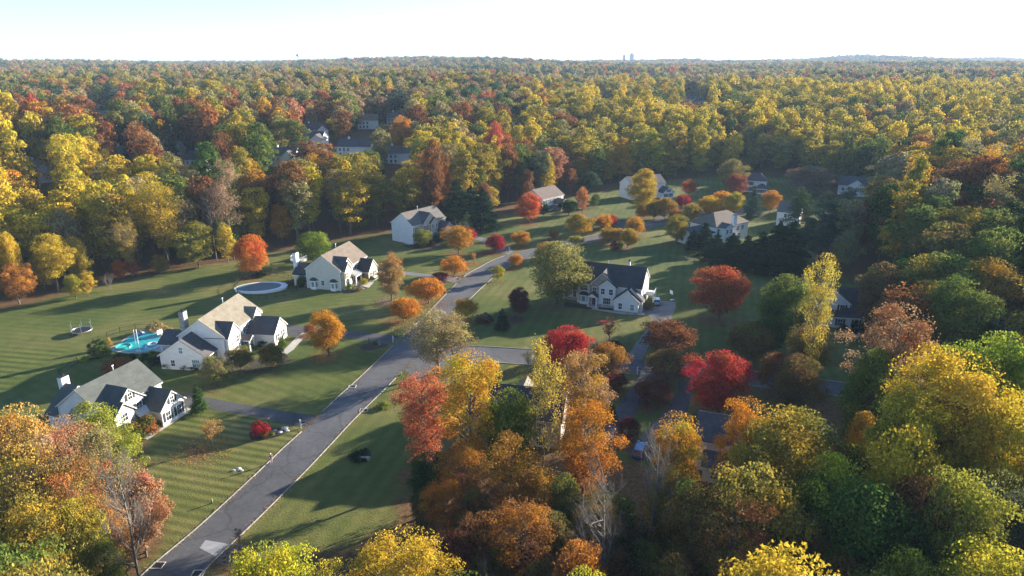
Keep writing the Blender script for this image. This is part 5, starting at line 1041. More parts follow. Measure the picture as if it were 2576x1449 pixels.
for i in sorted(pick, key=lambda i: cx[i]):
    if near[i][1] < 112: z_ = 'in the front wood'
    else: z_ = next(z for a, b, z in ZONES if a <= cx[i] < b)
    nm = {'spruce_m': 'spruce', 'bare_m': 'bare tree', 'sparse_m': 'thin tree', 'poplar_m': 'tall pointed tree', 'round_m': 'round tree', 'round': 'round tree'}.get(kinds[i], 'broad tree')
    col = '' if kinds[i] == 'bare_m' else CN[tints[i][0]] + ' '
    if nm == 'spruce': col = 'dark '
    buckets.setdefault((col + nm, z_), []).append(i)
ORD = ['', 'second', 'third', 'fourth', 'fifth', 'sixth', 'seventh', 'eighth', 'ninth', 'tenth', 'eleventh', 'twelfth', 'thirteenth', 'fourteenth', 'fifteenth', 'sixteenth', 'seventeenth', 'eighteenth']
for (desc, z_), ids in buckets.items():
    for n_, i in enumerate(ids):
        lab = f'{desc} {z_}' if len(ids) == 1 else (f'leftmost {desc} {z_}' if n_ == 0 else f'{desc}, {ORD[n_] if n_ < 18 else "last"} from the left {z_}')
        k = kinds[i]; nm = {'spruce_m': 'spruce_tree', 'bare_m': 'bare_tree', 'poplar_m': 'poplar_tree'}.get(k, 'deciduous_tree')
        place(k, near[i][0], near[i][1], hs[i], ws[i], tints[i][0], tints[i][1], nm, lab, group=GW)
# the rest reads as one mass: instanced inside ONE stuff object
def stuff(name, P_, hs, ws, tints, protos, kidx, label=None):
    me = bpy.data.meshes.new(name); n = len(P_); me.vertices.add(n)
    zt = terrain(P_[:, 0], P_[:, 1]); me.vertices.foreach_set('co', np.c_[P_, zt].astype(np.float32).ravel())
    A = lambda nm, t, f, v: me.attributes.new(nm, t, 'POINT').data.foreach_set(f, np.asarray(v).ravel())
    jit = r.uniform(.85, 1.18, (n, 1))
    t1 = np.array([C_[a] for a, b in tints]) * jit; t2 = np.array([C_[b] for a, b in tints]) * jit
    H = np.array([protos[k][1] for k in kidx]); W = np.array([protos[k][2] for k in kidx])
    A('tint', 'FLOAT_VECTOR', 'vector', t1.astype(np.float32)); A('tint2', 'FLOAT_VECTOR', 'vector', t2.astype(np.float32))
    A('scl', 'FLOAT_VECTOR', 'vector', np.stack([ws / W, ws / W, hs / H], 1).astype(np.float32)); A('rot', 'FLOAT_VECTOR', 'vector', np.c_[np.zeros((n, 2)), r.random(n) * 6.283].astype(np.float32))
    A('idx', 'INT', 'value', np.asarray(kidx, np.int32))
    o = bpy.data.objects.new(name, me); COL.objects.link(o); tag(o, label, kind='stuff')
    c = bpy.data.collections.new(name + '_kinds')
    for i, (mesh, _, _) in enumerate(protos): c.objects.link(bpy.data.objects.new(f'kind_{i:02d}', mesh))
    ng = bpy.data.node_groups.new(name, 'GeometryNodeTree'); ng.interface.new_socket('Geometry', in_out='INPUT', socket_type='NodeSocketGeometry'); ng.interface.new_socket('Geometry', in_out='OUTPUT', socket_type='NodeSocketGeometry')
    gi = ng.nodes.new('NodeGroupInput'); go = ng.nodes.new('NodeGroupOutput'); ip = ng.nodes.new('GeometryNodeInstanceOnPoints'); ci = ng.nodes.new('GeometryNodeCollectionInfo')
    ci.inputs['Collection'].default_value = c; ci.inputs['Separate Children'].default_value = True; ci.inputs['Reset Children'].default_value = True
    def na(nm, t):
        q = ng.nodes.new('GeometryNodeInputNamedAttribute'); q.data_type = t; q.inputs['Name'].default_value = nm; return next(s for s in q.outputs if s.enabled and s.name == 'Attribute')
    L = ng.links.new; L(gi.outputs[0], ip.inputs['Points']); L(ci.outputs[0], ip.inputs['Instance']); ip.inputs['Pick Instance'].default_value = True
    L(na('idx', 'INT'), ip.inputs['Instance Index']); L(na('scl', 'FLOAT_VECTOR'), ip.inputs['Scale'])
    e2r = ng.nodes.new('FunctionNodeEulerToRotation'); L(na('rot', 'FLOAT_VECTOR'), e2r.inputs[0]); L(e2r.outputs[0], ip.inputs['Rotation']); L(ip.outputs[0], go.inputs[0])
    md = o.modifiers.new('spread', 'NODES'); md.node_group = ng; return o
def joined(entry):
    me, tm, H, W = entry; Vs, Fs, mi, lv, cv, b = [], [], [], [], [], 0
    for k, m_ in enumerate((me, tm)):
        if m_ is None: continue
        v = np.empty(len(m_.vertices) * 3, np.float32); m_.vertices.foreach_get('co', v); f = np.empty(len(m_.loops), np.int32); m_.loops.foreach_get('vertex_index', f)
        Vs.append(v.reshape(-1, 3)); F_ = f.reshape(-1, 4) + b; b += len(v) // 3; Fs.append(F_); mi.append(np.full(len(F_), k))
        for nm, dst in (('lv', lv), ('cv', cv)):
            q = np.zeros(len(F_), np.float32)
            if nm in m_.attributes: m_.attributes[nm].data.foreach_get('value', q)
            dst.append(q)
    mm = np_mesh('tree_kind', np.concatenate(Vs), np.concatenate(Fs), [me.materials[0] if me else M['leaf'], tm.materials[0]], False, np.concatenate(mi)); add_attrs(mm, np.concatenate(lv), np.concatenate(cv)); return (mm, H, W)
keys = ['forest_m', 'round_m', 'sparse_m', 'poplar_m', 'spruce_m', 'bare_m', 'forest', 'round']; PL = []; off = {}
for k in keys:
    off[k] = (len(PL), len(PR[k])); PL += [joined(e) for e in PR[k]]
rest = np.array([i for i in range(len(near)) if i not in pick]); dist = np.hypot(near[rest, 0], near[rest, 1])
c1 = rest[dist < 330]; c2 = rest[dist >= 330]
stuff('woodland', near[c1], hs[c1], ws[c1], [tints[i] for i in c1], PL, [off[kinds[i]][0] + int(r.integers(off[kinds[i]][1])) for i in c1], 'mixed autumn woodland behind and between the single trees')
# far woods: lighter trees
proto('far_round', 'round', (71, 72, 73), 15, 11, 2.5, 36, 2800, .48, .3, nl=2, rcr=(.15, .26)); proto('far_forest', 'forest', (74, 75, 76), 22, 11, 4, 38, 2900, .48, .3, nl=2, rcr=(.15, .26)); proto('far_spruce', 'cone', (77,), 17, 8, .6, 50, 2000, .45, .2, 'needle', nl=1)
proto('dist', 'round', (78, 79), 17, 13, 1, 24, 900, .85, .3, nl=1, rcr=(.18, .3)); proto('dist2', 'forest', (80, 81), 19, 13, 1, 24, 900, .85, .3, nl=1, rcr=(.18, .3))
PF = []
for k in ('far_round', 'far_forest', 'far_spruce', 'dist', 'dist2'):
    off[k] = (len(PF), len(PR[k])); PF += [joined(e) for e in PR[k]]
b2 = lane_block(mid, np.full(len(mid), 22.)); mid = mid[~b2]
P2 = np.concatenate([near[c2], mid, farp]); t2_ = [tints[i] for i in c2] + choose(mid) + choose(farp)
h2 = np.r_[hs[c2], r.uniform(11, 26, len(mid)), r.uniform(12, 28, len(farp))]; w2 = np.r_[ws[c2] * 1.05, r.uniform(8.5, 14, len(mid)), r.uniform(14, 22, len(farp)) * np.where(farp[:, 1] > 3100, 1.45, 1)]
kk = []
for i, (a, b) in enumerate(t2_):
    if i >= len(c2): k = ['dist', 'dist2'][int(r.integers(2))]
    else: k = 'far_spruce' if a == 'spruce' else ['far_round', 'far_forest', 'far_forest'][int(r.integers(3))]
    kk.append(off[k][0] + int(r.integers(off[k][1])))
stuff('distant_woodland', P2, h2, w2, t2_, PF, kk, 'far autumn woodland reaching to the horizon')
# ---------------------------------------------------------------- pools, gardens, street furniture
def water_mat():
    m, nt, b = new_mat('pool_water'); n = noise(nt, mapping(nt, 'Object'), 1.2, 3)
    nt.links.new(ramp(nt, n, [(.35, (.02, .28, .32)), (.65, (.04, .42, .45))]), b.inputs['Base Color']); b.inputs['Roughness'].default_value = .06; bump(nt, b, noise(nt, mapping(nt, 'Object'), 3, 3), .25, .02); return m
M['water'] = water_mat(); M['cover'] = plain('pool_cover', (.09, .16, .17), .6, var=.2); M['teal'] = plain('teal_vinyl', (.05, .5, .42), .35); M['blue_plastic'] = plain('blue_plastic', (.10, .13, .32), .3); M['white_pl'] = plain('white_plastic', (.8, .8, .8), .35, var=.03)
M['marker'] = plain('marker_green', (.2, .27, .12), .5); M['skin'] = plain('skin', (.5, .3, .22), .6); M['pink_top'] = plain('pink_top', (.55, .25, .35), .8); M['grey_cloth'] = plain('light_trousers', (.45, .42, .42), .8); M['hair'] = plain('pale_cap', (.7, .66, .6), .7)
M['pumpkin'] = plain('pumpkin_skin', (.7, .33, .07), .5); M['silver'] = plain('silver_paint', (.5, .52, .55), .25, .5, var=.03); M['blue_car'] = plain('pale_blue_paint', (.1, .17, .28), .25, .4, var=.03); M['white_car'] = plain('white_paint', (.7, .7, .7), .3, .1, var=.03); M['tyre'] = plain('tyre_rubber', (.02, .02, .02), .85); M['tail'] = plain('tail_lamp', (.35, .02, .02), .3)
def at(px, py): return g(px, py, z=0)
def loop_mesh(mb, pts, z0, z1): mb.prism([(x, y, z0) for x, y in pts], (0, 0, z1 - z0))
def close_loop(pxs, n=6):
    w = [np.array(at(*p)) for p in pxs]; k = len(w); out = []
    for i in range(k):
        a, b, c, d = w[i - 1], w[i], w[(i + 1) % k], w[(i + 2) % k]
        for j in range(n):
            t = j / n; out.append(tuple(.5 * ((2 * b) + (-a + c) * t + (2 * a - 5 * b + 4 * c - d) * t * t + (-a + 3 * b - 3 * c + d) * t ** 3)))
    return out
def offs(pts, k):
    c = np.mean(pts, axis=0); return [tuple(c + (np.array(p) - c) * k) for p in pts]
# slide pool
deck = close_loop([(278, 880), (300, 862), (326, 846), (350, 836), (392, 832), (424, 842), (432, 862), (418, 886), (390, 884), (350, 890), (310, 888)])
o = empty('swimming_pool', (0, 0, 0), 0, 'freeform turquoise swimming pool with pale deck beside the white house', 'swimming pool')
m = MB(); loop_mesh(m, deck, -.05, .10); m.build('pool_deck', M['concrete'], o)
pl_ = close_loop([(292, 876), (312, 860), (334, 846), (362, 838), (390, 840), (403, 856), (401, 873), (382, 882), (352, 887), (318, 884)])
m = MB(); loop_mesh(m, offs(pl_, 1.04), .0, .16); m.build('coping', M['kerb'], o); m = MB(); loop_mesh(m, pl_, .02, .175); m.build('water', M['water'], o)
x, y = at(344, 857); s = empty('pool_slide', (x, y, .1), R(-60), 'curved blue slide with white ladder at the edge of the slide pool', 'slide')
pts = [(1.6 * math.cos(a) * .8, 1.6 * math.sin(a), 2.3 - 2.1 * k / 11) for k in range(12) for a in [math.pi * (.15 + .95 * k / 11)]]
m = MB(); m.tube(pts, .3, 8); m.build('chute', M['blue_plastic'], s, True)
m = MB()
for q in (-.25, .25): m.tube([(2.6, q, 0), (1.4, q, 2.6), (1.1, q, 3.0)], .06, 6)
for k in range(6): m.tube([(2.6 - 1.2 * k / 6 - .1, -.25, .4 + 2.2 * k / 6), (2.6 - 1.2 * k / 6 - .1, .25, .4 + 2.2 * k / 6)], .035, 6)
m.build('ladder', M['white_pl'], s)
def torus(name, R0, r0, mat, loc, label, cat, rz=0, tilt=0, parent=None):
    m = MB(); n, k = 28, 8; b = 0
    for i in range(n):
        for j in range(k):
            a, c = 2 * math.pi * i / n, 2 * math.pi * j / k; m.v.append(((R0 + r0 * math.cos(c)) * math.cos(a), (R0 + r0 * math.cos(c)) * math.sin(a), r0 * math.sin(c)))
    for i in range(n):
        for j in range(k): m.f.append((i * k + j, ((i + 1) % n) * k + j, ((i + 1) % n) * k + (j + 1) % k, i * k + (j + 1) % k))
    o = m.build(name, mat, parent, True); o.location = loc; o.rotation_euler = (tilt, 0, rz)
    if label: tag(o, label, cat)
    return o
x, y = at(311, 875); o = empty('pool_float', (x, y, .2), 0, 'round turquoise float at the left end of the slide pool', 'pool float'); torus('ring', 1.5, .22, M['teal'], (0, 0, .12), None, None, parent=o); m = MB(); m.ell((0, 0, .08), (1.4, 1.4, .06), 20, 4); m.build('float_base', M['teal'], o, True)
x, y = at(384, 868); torus('swim_ring', .95, .13, M['white_pl'], (x, y, .3), 'thin pale ring floating at the right side of the slide pool', 'swim ring')
def hoop(x, y, rz, label, col='trim'):
    o = empty('basketball_hoop', (x, y, .05), rz, label, 'basketball hoop'); m = MB(); m.box(-.6, .5, -.4, .4, 0, .3); m.build('base', M[col], o, False)
    m = MB(); m.tube([(-.3, 0, .2), (-.2, 0, 1.6), (.4, 0, 2.4)], .08, 6); m.build('pole', M[col], o); m = MB(); m.box(.42, .48, -.7, .7, 1.9, 2.9); m.build('backboard', M['white_pl'], o)
    torus('rim', .23, .02, M['tail'], (.75, 0, 2.1), None, None, parent=o)
hoop(*at(410, 861), R(160), 'white poolside basketball hoop at the right end of the slide pool')
hoop(*at(1691, 757), R(200), 'basketball hoop at the far corner of the wide pale driveway', 'metal')
# covered oval pool
x, y = at(658, 727); o = empty('covered_pool', (x, y, 0), R(12), 'raised oval pool with grey-blue cover beside the cream house', 'swimming pool')
def oval(a, b, n=40): return [(a * math.cos(2 * math.pi * k / n), b * math.sin(2 * math.pi * k / n)) for k in range(n)]
offs_ = lambda p, k: [(a + k, b) for a, b in p]
m = MB(); loop_mesh(m, oval(6.9, 4.3), -.1, .6); m.build('pool_wall', M['white_pl'], o); m = MB(); loop_mesh(m, oval(7.1, 4.5), .6, .68); m.build('rim', M['trim'], o); m = MB(); loop_mesh(m, offs_(oval(5.9, 3.7), -.6), .68, .71); m.build('pool_cover', M['cover'], o)
m = MB(); m.box(6.6, 8.4, 1, 3, 0, .6); m.box(6.6, 8.4, 1, 1.08, .6, 1.5); m.box(8.32, 8.4, 1, 3, .6, 1.5); m.build('step_deck', M['black_metal'], o)
def fence(ptspx, label, h=1.2, mat='black_metal', step=2.2, rails=(.15, 1.1), pickets=True, world=None, name='fence'):
    P_ = [at(*p) for p in ptspx] if world is None else world; root = empty(name, (P_[0][0], P_[0][1], 0), 0, label, 'fence')
    rm, pm = MB(), MB(); x0, y0 = P_[0]
    C = resample(np.array(P_), max(2, int(sum(math.dist(P_[i], P_[i + 1]) for i in range(len(P_) - 1)) / step))) - np.array([x0, y0])
    for (ax, ay), (bx, by) in zip(C[:-1], C[1:]):
        for zr in rails: rm.tube([(ax, ay, zr * h / 1.2), (bx, by, zr * h / 1.2)], .035 if pickets else .05, 4)
        if pickets:
            for k in range(1, 8): rm.tube([(ax + (bx - ax) * k / 8, ay + (by - ay) * k / 8, .1), (ax + (bx - ax) * k / 8, ay + (by - ay) * k / 8, h)], .012, 3)
    for i_, (ax, ay) in enumerate(C[:100]):
        q = MB(); q.box(ax - .05, ax + .05, ay - .05, ay + .05, -.1, h + .08); q.build('post', M[mat], root)
    rm.build('rails', M[mat], root)
fence([(598, 738), (590, 722), (612, 700), (660, 690), (720, 697), (748, 712), (756, 728), (728, 742), (660, 754), (610, 748), (598, 738)], 'thin black fence around the covered oval pool')
fence([(270, 848), (292, 838), (330, 829), (380, 826)], 'thin black fence behind the slide pool')
fence([(196, 912), (180, 925), (150, 945)], 'thin black fence left of the arborvitae row')
fence([(1686, 650), (1740, 655), (1800, 664), (1870, 676)], 'weathered post and rail fence above the big red maple', 1.2, 'wood', 3, (.5, 1.0), False)
# gazebo deck behind cream house
x, y = at(752, 655); o = empty('garden_deck', (x, y, 0), R(10), 'white railed deck under the bright green tree', 'deck'); m = MB(); loop_mesh(m, oval(2.6, 2.2, 16), -.1, .5); m.build('deck_floor', M['trim'], o)
m = MB()
for k in range(24): a = 2 * math.pi * k / 24; m.tube([(2.5 * math.cos(a), 2.1 * math.sin(a), .5), (2.5 * math.cos(a), 2.1 * math.sin(a), 1.5)], .05, 4)
m.build('railing', M['trim'], o); torus('handrail', 2.35, .06, M['trim'], (0, 0, 1.5), None, None, parent=o)
# trampoline
x, y = at(207, 838); o = empty('trampoline', (x, y, 0), 0, 'trampoline with bent net poles alone on the left lawn', 'trampoline')
m = MB(); m.ell((0, 0, .8), (2.1, 2.1, .03), 28, 4); m.build('mat', M['black_metal'], o, True); torus('pad', 2.15, .12, M['metal'], (0, 0, .82), None, None, parent=o)
for k in range(6):
    a = k * math.pi / 3; m = MB(); c, s_ = math.cos(a) * 2.2, math.sin(a) * 2.2; m.tube([(c, s_, 0), (c, s_, 1.2), (c * 1.06, s_ * 1.06, 2.4), (c * .95, s_ * .95, 3.0)], .05, 6); m.build('net_pole', M['metal'], o)
# mailboxes
def mailbox(px, py, label, rz=0):
    x, y = at(px, py); o = empty('mailbox', (x, y, 0), rz, label, 'mailbox', 'mailboxes at the driveways'); m = MB(); m.box(-.09, .09, -.09, .09, -.1, 1.6); m.box(-.05, .75, -.05, .05, .95, 1.05); m.box(-.12, .12, -.12, .12, 1.6, 1.68); m.build('post', M['trim'], o)
    m = MB(); m.prism([(.25, -.14, 1.06), (.25, .14, 1.06), (.25, .14, 1.24), (.25, .08, 1.33), (.25, -.08, 1.33), (.25, -.14, 1.24)], (.55, 0, 0)); m.build('box', M['shutter'], o)
for px, py, lb in [(757, 1078, 'mailbox on a white post by the nearest driveway'), (989, 862, 'mailbox on a white post by the white house driveway'), (1148, 712, 'mailbox on a white post by the cream house driveway'), (1281, 634, 'mailbox on a white post near the round crimson tree'), (1603, 942, 'mailbox post below the side street at the left dark driveway'), (1168, 691, 'white mailbox under the low domed orange tree')]: mailbox(px, py, lb, R(15))
for px, py, lb in [(929, 866, 'garden lamp post by the oval mulch bed'), (678, 1078, 'garden lamp post behind the crimson shrub')]:
    x, y = at(px, py); o = empty('lamp_post', (x, y, 0), 0, lb, 'lamp post', 'garden lamp posts'); m = MB(); m.tube([(0, 0, -.1), (0, 0, 1.9)], .05, 8); m.build('pole', M['black_metal'], o); m = MB(); m.prism([(-.14, -.14, 1.9), (.14, -.14, 1.9), (.14, .14, 1.9), (-.14, .14, 1.9)], (0, 0, .32)); m.build('lantern', M['white_pl'], o); m = MB(); m.poly([(-.2, -.2, 2.22), (.2, -.2, 2.22), (.2, .2, 2.22), (-.2, .2, 2.22), (0, 0, 2.42)], [(0, 1, 4), (1, 2, 4), (2, 3, 4), (3, 0, 4), (3, 2, 1, 0)]); m.build('lantern_roof', M['black_metal'], o)
# storm drains
for px, py, lb, rz in [(886, 973, 'storm drain in the left kerb halfway down the street', 15), (915, 1033, 'storm drain in the right kerb by the open lawn', 15), (397, 1423, 'storm drain in the left kerb at the bottom', 15), (498, 1444, 'storm drain in the right kerb at the bottom', 15)]:
    x, y = at(px, py); o = empty('storm_drain', (x, y, .03), R(rz - 15), lb, 'storm drain', 'storm drains along the street'); m = MB()
    for a in ((-.75, .75, -.62, -.5), (-.75, .75, .5, .62)): m.box(*a, 0, .07)
    m.box(-.75, -.63, -.5, .5, 0, .07); m.box(.63, .75, -.5, .5, 0, .07)
    m.build('frame', M['concrete'], o); m = MB()
    for k in range(9): m.box(-.6 + k * .14, -.54 + k * .14, -.5, .5, .015, .05)
    m.build('grate', M['black_metal'], o); m = MB(); m.box(-.63, .63, -.5, .5, -.01, .012); m.build('pit_darkness', M['tyre'], o)  # thin black slab paints the darkness below the grate, no hollow
# utility posts and boxes
for px, py, lb in [(1008, 944, 'yellow-green marker post on the right verge'), (534, 1266, 'small pale marker post on the left verge')]:
    x, y = at(px, py); m = MB(); m.tube([(x, y, 0), (x, y, .7)], .11, 10); m.ell((x, y, .7), (.11, .11, .1), 10, 4, half=True); tag(m.build('marker_post', M['marker'], None, True), lb, 'marker post')
# stone culvert headwall
x, y = at(916, 1158); o = empty('stone_culvert', (x, y, 0), R(-5), 'grey stone culvert in the shaded lawn', 'culvert'); m = MB(); m.box(-1.0, -.35, -.2, .2, -.2, .65); m.box(.35, 1.0, -.2, .2, -.2, .65); m.box(-.35, .35, -.2, .2, .45, .65); m.build('headwall', M['stone'], o); m = MB(); m.box(-.35, .35, -.05, .2, -.2, .45); m.build('pipe_darkness', M['tyre'], o)  # solid black box paints the darkness inside the culvert opening
# boulders
BR = [(692, 1083, .5), (704, 1088, .65), (716, 1078, .9), (722, 1084, .6), (686, 1092, .5), (600, 1180, .7), (588, 1184, .55), (608, 1184, .45), (886, 726, .5), (896, 729, .5), (904, 727, .6), (914, 727, .45), (950, 862, .45), (955, 866, .4), (603, 748, .7), (612, 751, .6)]
WH = ['among the boulders right of the crimson shrub', 'on the striped lawn near the walker', 'in the bed of the cream house', 'in the oval bed by the mailbox', 'beside the covered pool']
cnt = {}
for i, (px, py, s_) in enumerate(BR):
    x, y = at(px, py); m = MB(); rr = random.Random(i); s_ *= .72; m.ell((0, 0, .05 * s_), (s_, s_ * .8, s_ * .42), 10, 7, .25, rnd=rr); b_ = m.build('boulder', M['rock'], None); b_.location = (x, y, 0)
    wh = WH[0] if i < 5 else WH[1] if i < 8 else WH[2] if i < 12 else WH[3] if i < 14 else WH[4]; cnt[wh] = cnt.get(wh, 0) + 1
    tag(b_, f'pale boulder {wh}, {["leftmost", "second", "third", "fourth", "fifth"][cnt[wh] - 1]} listed from the left' if 0 else f'{["first", "second", "third", "fourth", "fifth"][cnt[wh] - 1]} pale boulder from the left {wh}', 'boulder', 'garden boulders')
x, y = at(350, 1107); m = MB(); n = 20
for i in range(9):
    ph = -math.pi / 2 + math.pi * i / 8
    for k in range(n): a = 2 * math.pi * k / n; q = 1 + .07 * math.cos(a * 8); m.v.append((.42 * math.cos(ph) * math.cos(a) * q, .42 * math.cos(ph) * math.sin(a) * q, .32 + .33 * math.sin(ph)))
for i in range(8):
    for k in range(n): m.f.append((i * n + k, i * n + (k + 1) % n, (i + 1) * n + (k + 1) % n, (i + 1) * n + k))
o = m.build('pumpkin', M['pumpkin'], None, True); o.location = (x, y, 0); tag(o, 'large orange pumpkin at the end of the concrete path', 'pumpkin'); m = MB(); m.tube([(0, 0, .6), (.03, 0, .78)], [.05, .03], 6); m.build('stalk', M['bark'], o)
# cars
def car(x, y, deg, paint, label, suv=True, L=4.8, Wd=1.9, H=1.65):
    o = empty('parked_car', (x, y, .03), R(deg), label, 'car', 'parked cars')
    h0, h1 = .32, .92 if not suv else 1.02
    body = [(-L / 2, h0 + .12), (-L / 2 + .08, h1 - .08), (-L / 2 + .25, h1), (L / 2 - 1.25, h1), (L / 2 - .2, h1 - .16), (L / 2, h1 - .42), (L / 2, h0 + .05), (L / 2 - .3, h0 - .08), (-L / 2 + .3, h0 - .08)]
    m = MB(); m.prism([(a, -Wd / 2, b) for a, b in body], (0, Wd, 0)); b_ = m.build('body', paint, o); md = b_.modifiers.new('edge', 'BEVEL'); md.width = .07; md.segments = 3
    a0, a1 = (-L / 2 + .15, L / 2 - 1.35) if suv else (-L / 2 + .9, L / 2 - 1.4); w = Wd / 2
    v = [(a0, -w + .04, h1 - .02), (a1, -w + .04, h1 - .02), (a1, w - .04, h1 - .02), (a0, w - .04, h1 - .02), (a0 + .35, -w + .22, H - .08), (a1 - .75, -w + .22, H - .08), (a1 - .75, w - .22, H - .08), (a0 + .35, w - .22, H - .08)]
    m = MB(); m.poly(v, [(0, 1, 5, 4), (1, 2, 6, 5), (2, 3, 7, 6), (3, 0, 4, 7)]); m.build('side_glass', M['glass'], o)
    m = MB(); m.poly([(a0 + .3, -w + .19, H - .09), (a1 - .68, -w + .19, H - .09), (a1 - .68, w - .19, H - .09), (a0 + .3, w - .19, H - .09), (a0 + .4, -w + .28, H), (a1 - .85, -w + .28, H), (a1 - .85, w - .28, H), (a0 + .4, w - .28, H)], [(0, 1, 5, 4), (1, 2, 6, 5), (2, 3, 7, 6), (3, 0, 4, 7), (4, 5, 6, 7), (3, 2, 1, 0)]); m.build('car_roof', paint, o)
    m = MB()
    for s in (-1, 1):
        for k in range(4):
            f = k / 3; xa = a0 + (a1 - a0) * f; xb = a0 + .33 + (a1 - .75 - a0 - .33) * f; m.tube([(xa, s * (w - .02), h1 - .03), (xb, s * (w - .2), H - .07)], .045, 5)
    m.build('pillars', paint, o)
    for sx in (-1, 1):
        for s in (-1, 1):
            cx_ = sx * L * .31; wh_ = MB(); wh_.tube([(cx_, s * (w - .2), .35), (cx_, s * (w + .02), .35)], .35, 18); q = wh_.build('wheel', M['tyre'], o); rm_ = MB(); rm_.tube([(cx_, s * (w - .02), .35), (cx_, s * (w + .035), .35)], .21, 12); rm_.build('rim', M['silver'], q)
    for s in (-1, 1):
        m = MB(); m.box(L / 2 - .06, L / 2 + .02, s * .68 - .2, s * .68 + .2, h1 - .42, h1 - .24); m.build('headlight', M['white_pl'], o); m = MB(); m.box(-L / 2 - .02, -L / 2 + .1, s * .78 - .12, s * .78 + .12, h1 - .4, h1 - .1); m.build('tail_light', M['tail'], o)
    return o
car(*at(1651, 763), 82, M['silver'], 'silver car parked on the wide pale driveway', True); car(*at(1610, 1140), 70, M['blue_car'], 'pale blue car parked on the dark driveway behind the dead tree', True); car(*at(947, 678), 60, M['white_car'], 'pale car at the garage of the cream house', False)
# walker on the street edge
x, y = at(683, 1166); o = empty('person', (x, y, .03), R(15), 'person in pink top and pale cap walking along the left kerb', 'person')
def skin_body(name, joints, bones, mat, par):
    me = bpy.data.meshes.new(name); me.from_pydata([j[0] for j in joints], bones, []); me.materials.append(mat); ob = bpy.data.objects.new(name, me); COL.objects.link(ob); ob.parent = par
    md = ob.modifiers.new('skin', 'SKIN'); sv = me.skin_vertices[0].data if me.skin_vertices else None
    if sv is None:
        bm_ = bmesh.new(); bm_.from_mesh(me); bm_.verts.layers.skin.verify(); bm_.to_mesh(me); bm_.free(); sv = me.skin_vertices[0].data
    for i, j in enumerate(joints): sv[i].radius = j[1] if isinstance(j[1], tuple) else (j[1], j[1]); sv[i].use_root = (i == 0)
    md.use_smooth_shade = True; ob.modifiers.new('sub', 'SUBSURF').levels = 1; ob.modifiers[-1].render_levels = 2; return ob
import bmesh
J = [((0, 0, .93), (.15, .11)), ((0, 0, 1.12), (.13, .1)), ((0, .01, 1.36), (.17, .11)), ((0, .02, 1.47), .055), ((0, .04, 1.56), .07), ((0, .05, 1.64), .1), ((0, .04, 1.72), .07),
     ((.19, .01, 1.40), .055), ((.24, -.08, 1.16), .042), ((.22, .10, .98), .032), ((.22, .17, .92), .03), ((-.19, .01, 1.40), .055), ((-.25, .0, 1.14), .042), ((-.26, .16, .98), .032), ((-.26, .22, .95), .03),
     ((.09, 0, .86), .09), ((.10, .16, .50), .062), ((.10, .10, .10), .042), ((.10, .24, .05), .035), ((-.09, 0, .86), .09), ((-.10, .02, .48), .062), ((-.10, -.24, .14), .042), ((-.10, -.14, .04), .035)]
Bn = [(0, 1), (1, 2), (2, 3), (3, 4), (4, 5), (5, 6), (2, 7), (7, 8), (8, 9), (9, 10), (2, 11), (11, 12), (12, 13), (13, 14), (0, 15), (15, 16), (16, 17), (17, 18), (0, 19), (19, 20), (20, 21), (21, 22)]
skin_body('body', J, Bn, M['skin'], o)
sc = lambda js, k: [(p, tuple(q * k for q in (r_ if isinstance(r_, tuple) else (r_, r_)))) for p, r_ in js]
skin_body('shirt', sc([J[i] for i in (0, 1, 2, 7, 8, 11, 12)], 1.15), [(0, 1), (1, 2), (2, 3), (3, 4), (2, 5), (5, 6)], M['pink_top'], o)
skin_body('trousers', sc([J[0], J[15], J[16], ((.10, .12, .2), .045), J[19], J[20], ((-.10, -.18, .22), .045)], 1.18), [(0, 1), (1, 2), (2, 3), (0, 4), (4, 5), (5, 6)], M['grey_cloth'], o)
m = MB(); m.ell((0, .04, 1.68), (.125, .135, .12), 14, 6, half=True); m.box(-.07, .07, .12, .26, 1.675, 1.69); m.build('cap', M['hair'], o, True)
# bare young tree by the street at the bottom
T('vase', 606, 1385, 1322, 30, 'grey', 'grey', 'thin leafless sapling beside the street at the bottom', 'sapling', group=GP)
# skyline
M['haze_tower'] = plain('concrete_tower', (.36, .37, .38), .7, var=.1, scale=.05)
def tower(px, wpx, ytop, D, label, steps):
    x = (px - 1288) / FP * (D * math.cos(PITCH) + 20); y = D; z0 = tz(x, y); dd = depth(x, y, 60); w = wpx * dd / FP; z1 = CAMH + (156.5 - ytop) / FP * dd * 1.05
    o = empty('tower_block', (x, y, z0), R(12), label, 'tower block', 'tower blocks on the skyline'); m = MB(); m.box(-w / 2, w / 2, -w / 2, w / 2, 0, z1 - z0)
    if steps: m.box(-w / 3.4, w / 3.4, -w / 3.4, w / 3.4, z1 - z0, z1 - z0 + 7)
    m.build('wall', M['haze_tower'], o)
    for k in range(6):
        q = MB(); q.box(-w / 2 + w * (k + .25) / 6, -w / 2 + w * (k + .7) / 6, -w / 2 - .3, -w / 2 + .1, 8, z1 - z0 - 4); q.build('window', M['glass'], o)
tower(1587, 8, 138.5, 4600, 'wider stepped tower block on the horizon', True); tower(1568, 4.5, 139.5, 4700, 'narrower tower block on the horizon', False)
def mast(px, ytop, D, label, name, tank=False):
    x = (px - 1288) / FP * (D * math.cos(PITCH) + 20); z0 = tz(x, D); dd = depth(x, D, 60); z1 = CAMH + (156.5 - ytop) / FP * dd * 1.05
    o = empty(name, (x, D, z0), 0, label, name.replace('_', ' ')); m = MB(); m.tube([(0, 0, 0), (0, 0, z1 - z0)], .7 if not tank else 1.2, 6); m.build('shaft', M['metal'], o)
    if tank: m = MB(); m.ell((0, 0, z1 - z0), (7.5, 7.5, 5), 16, 8); m.build('tank', M['metal'], o, True)
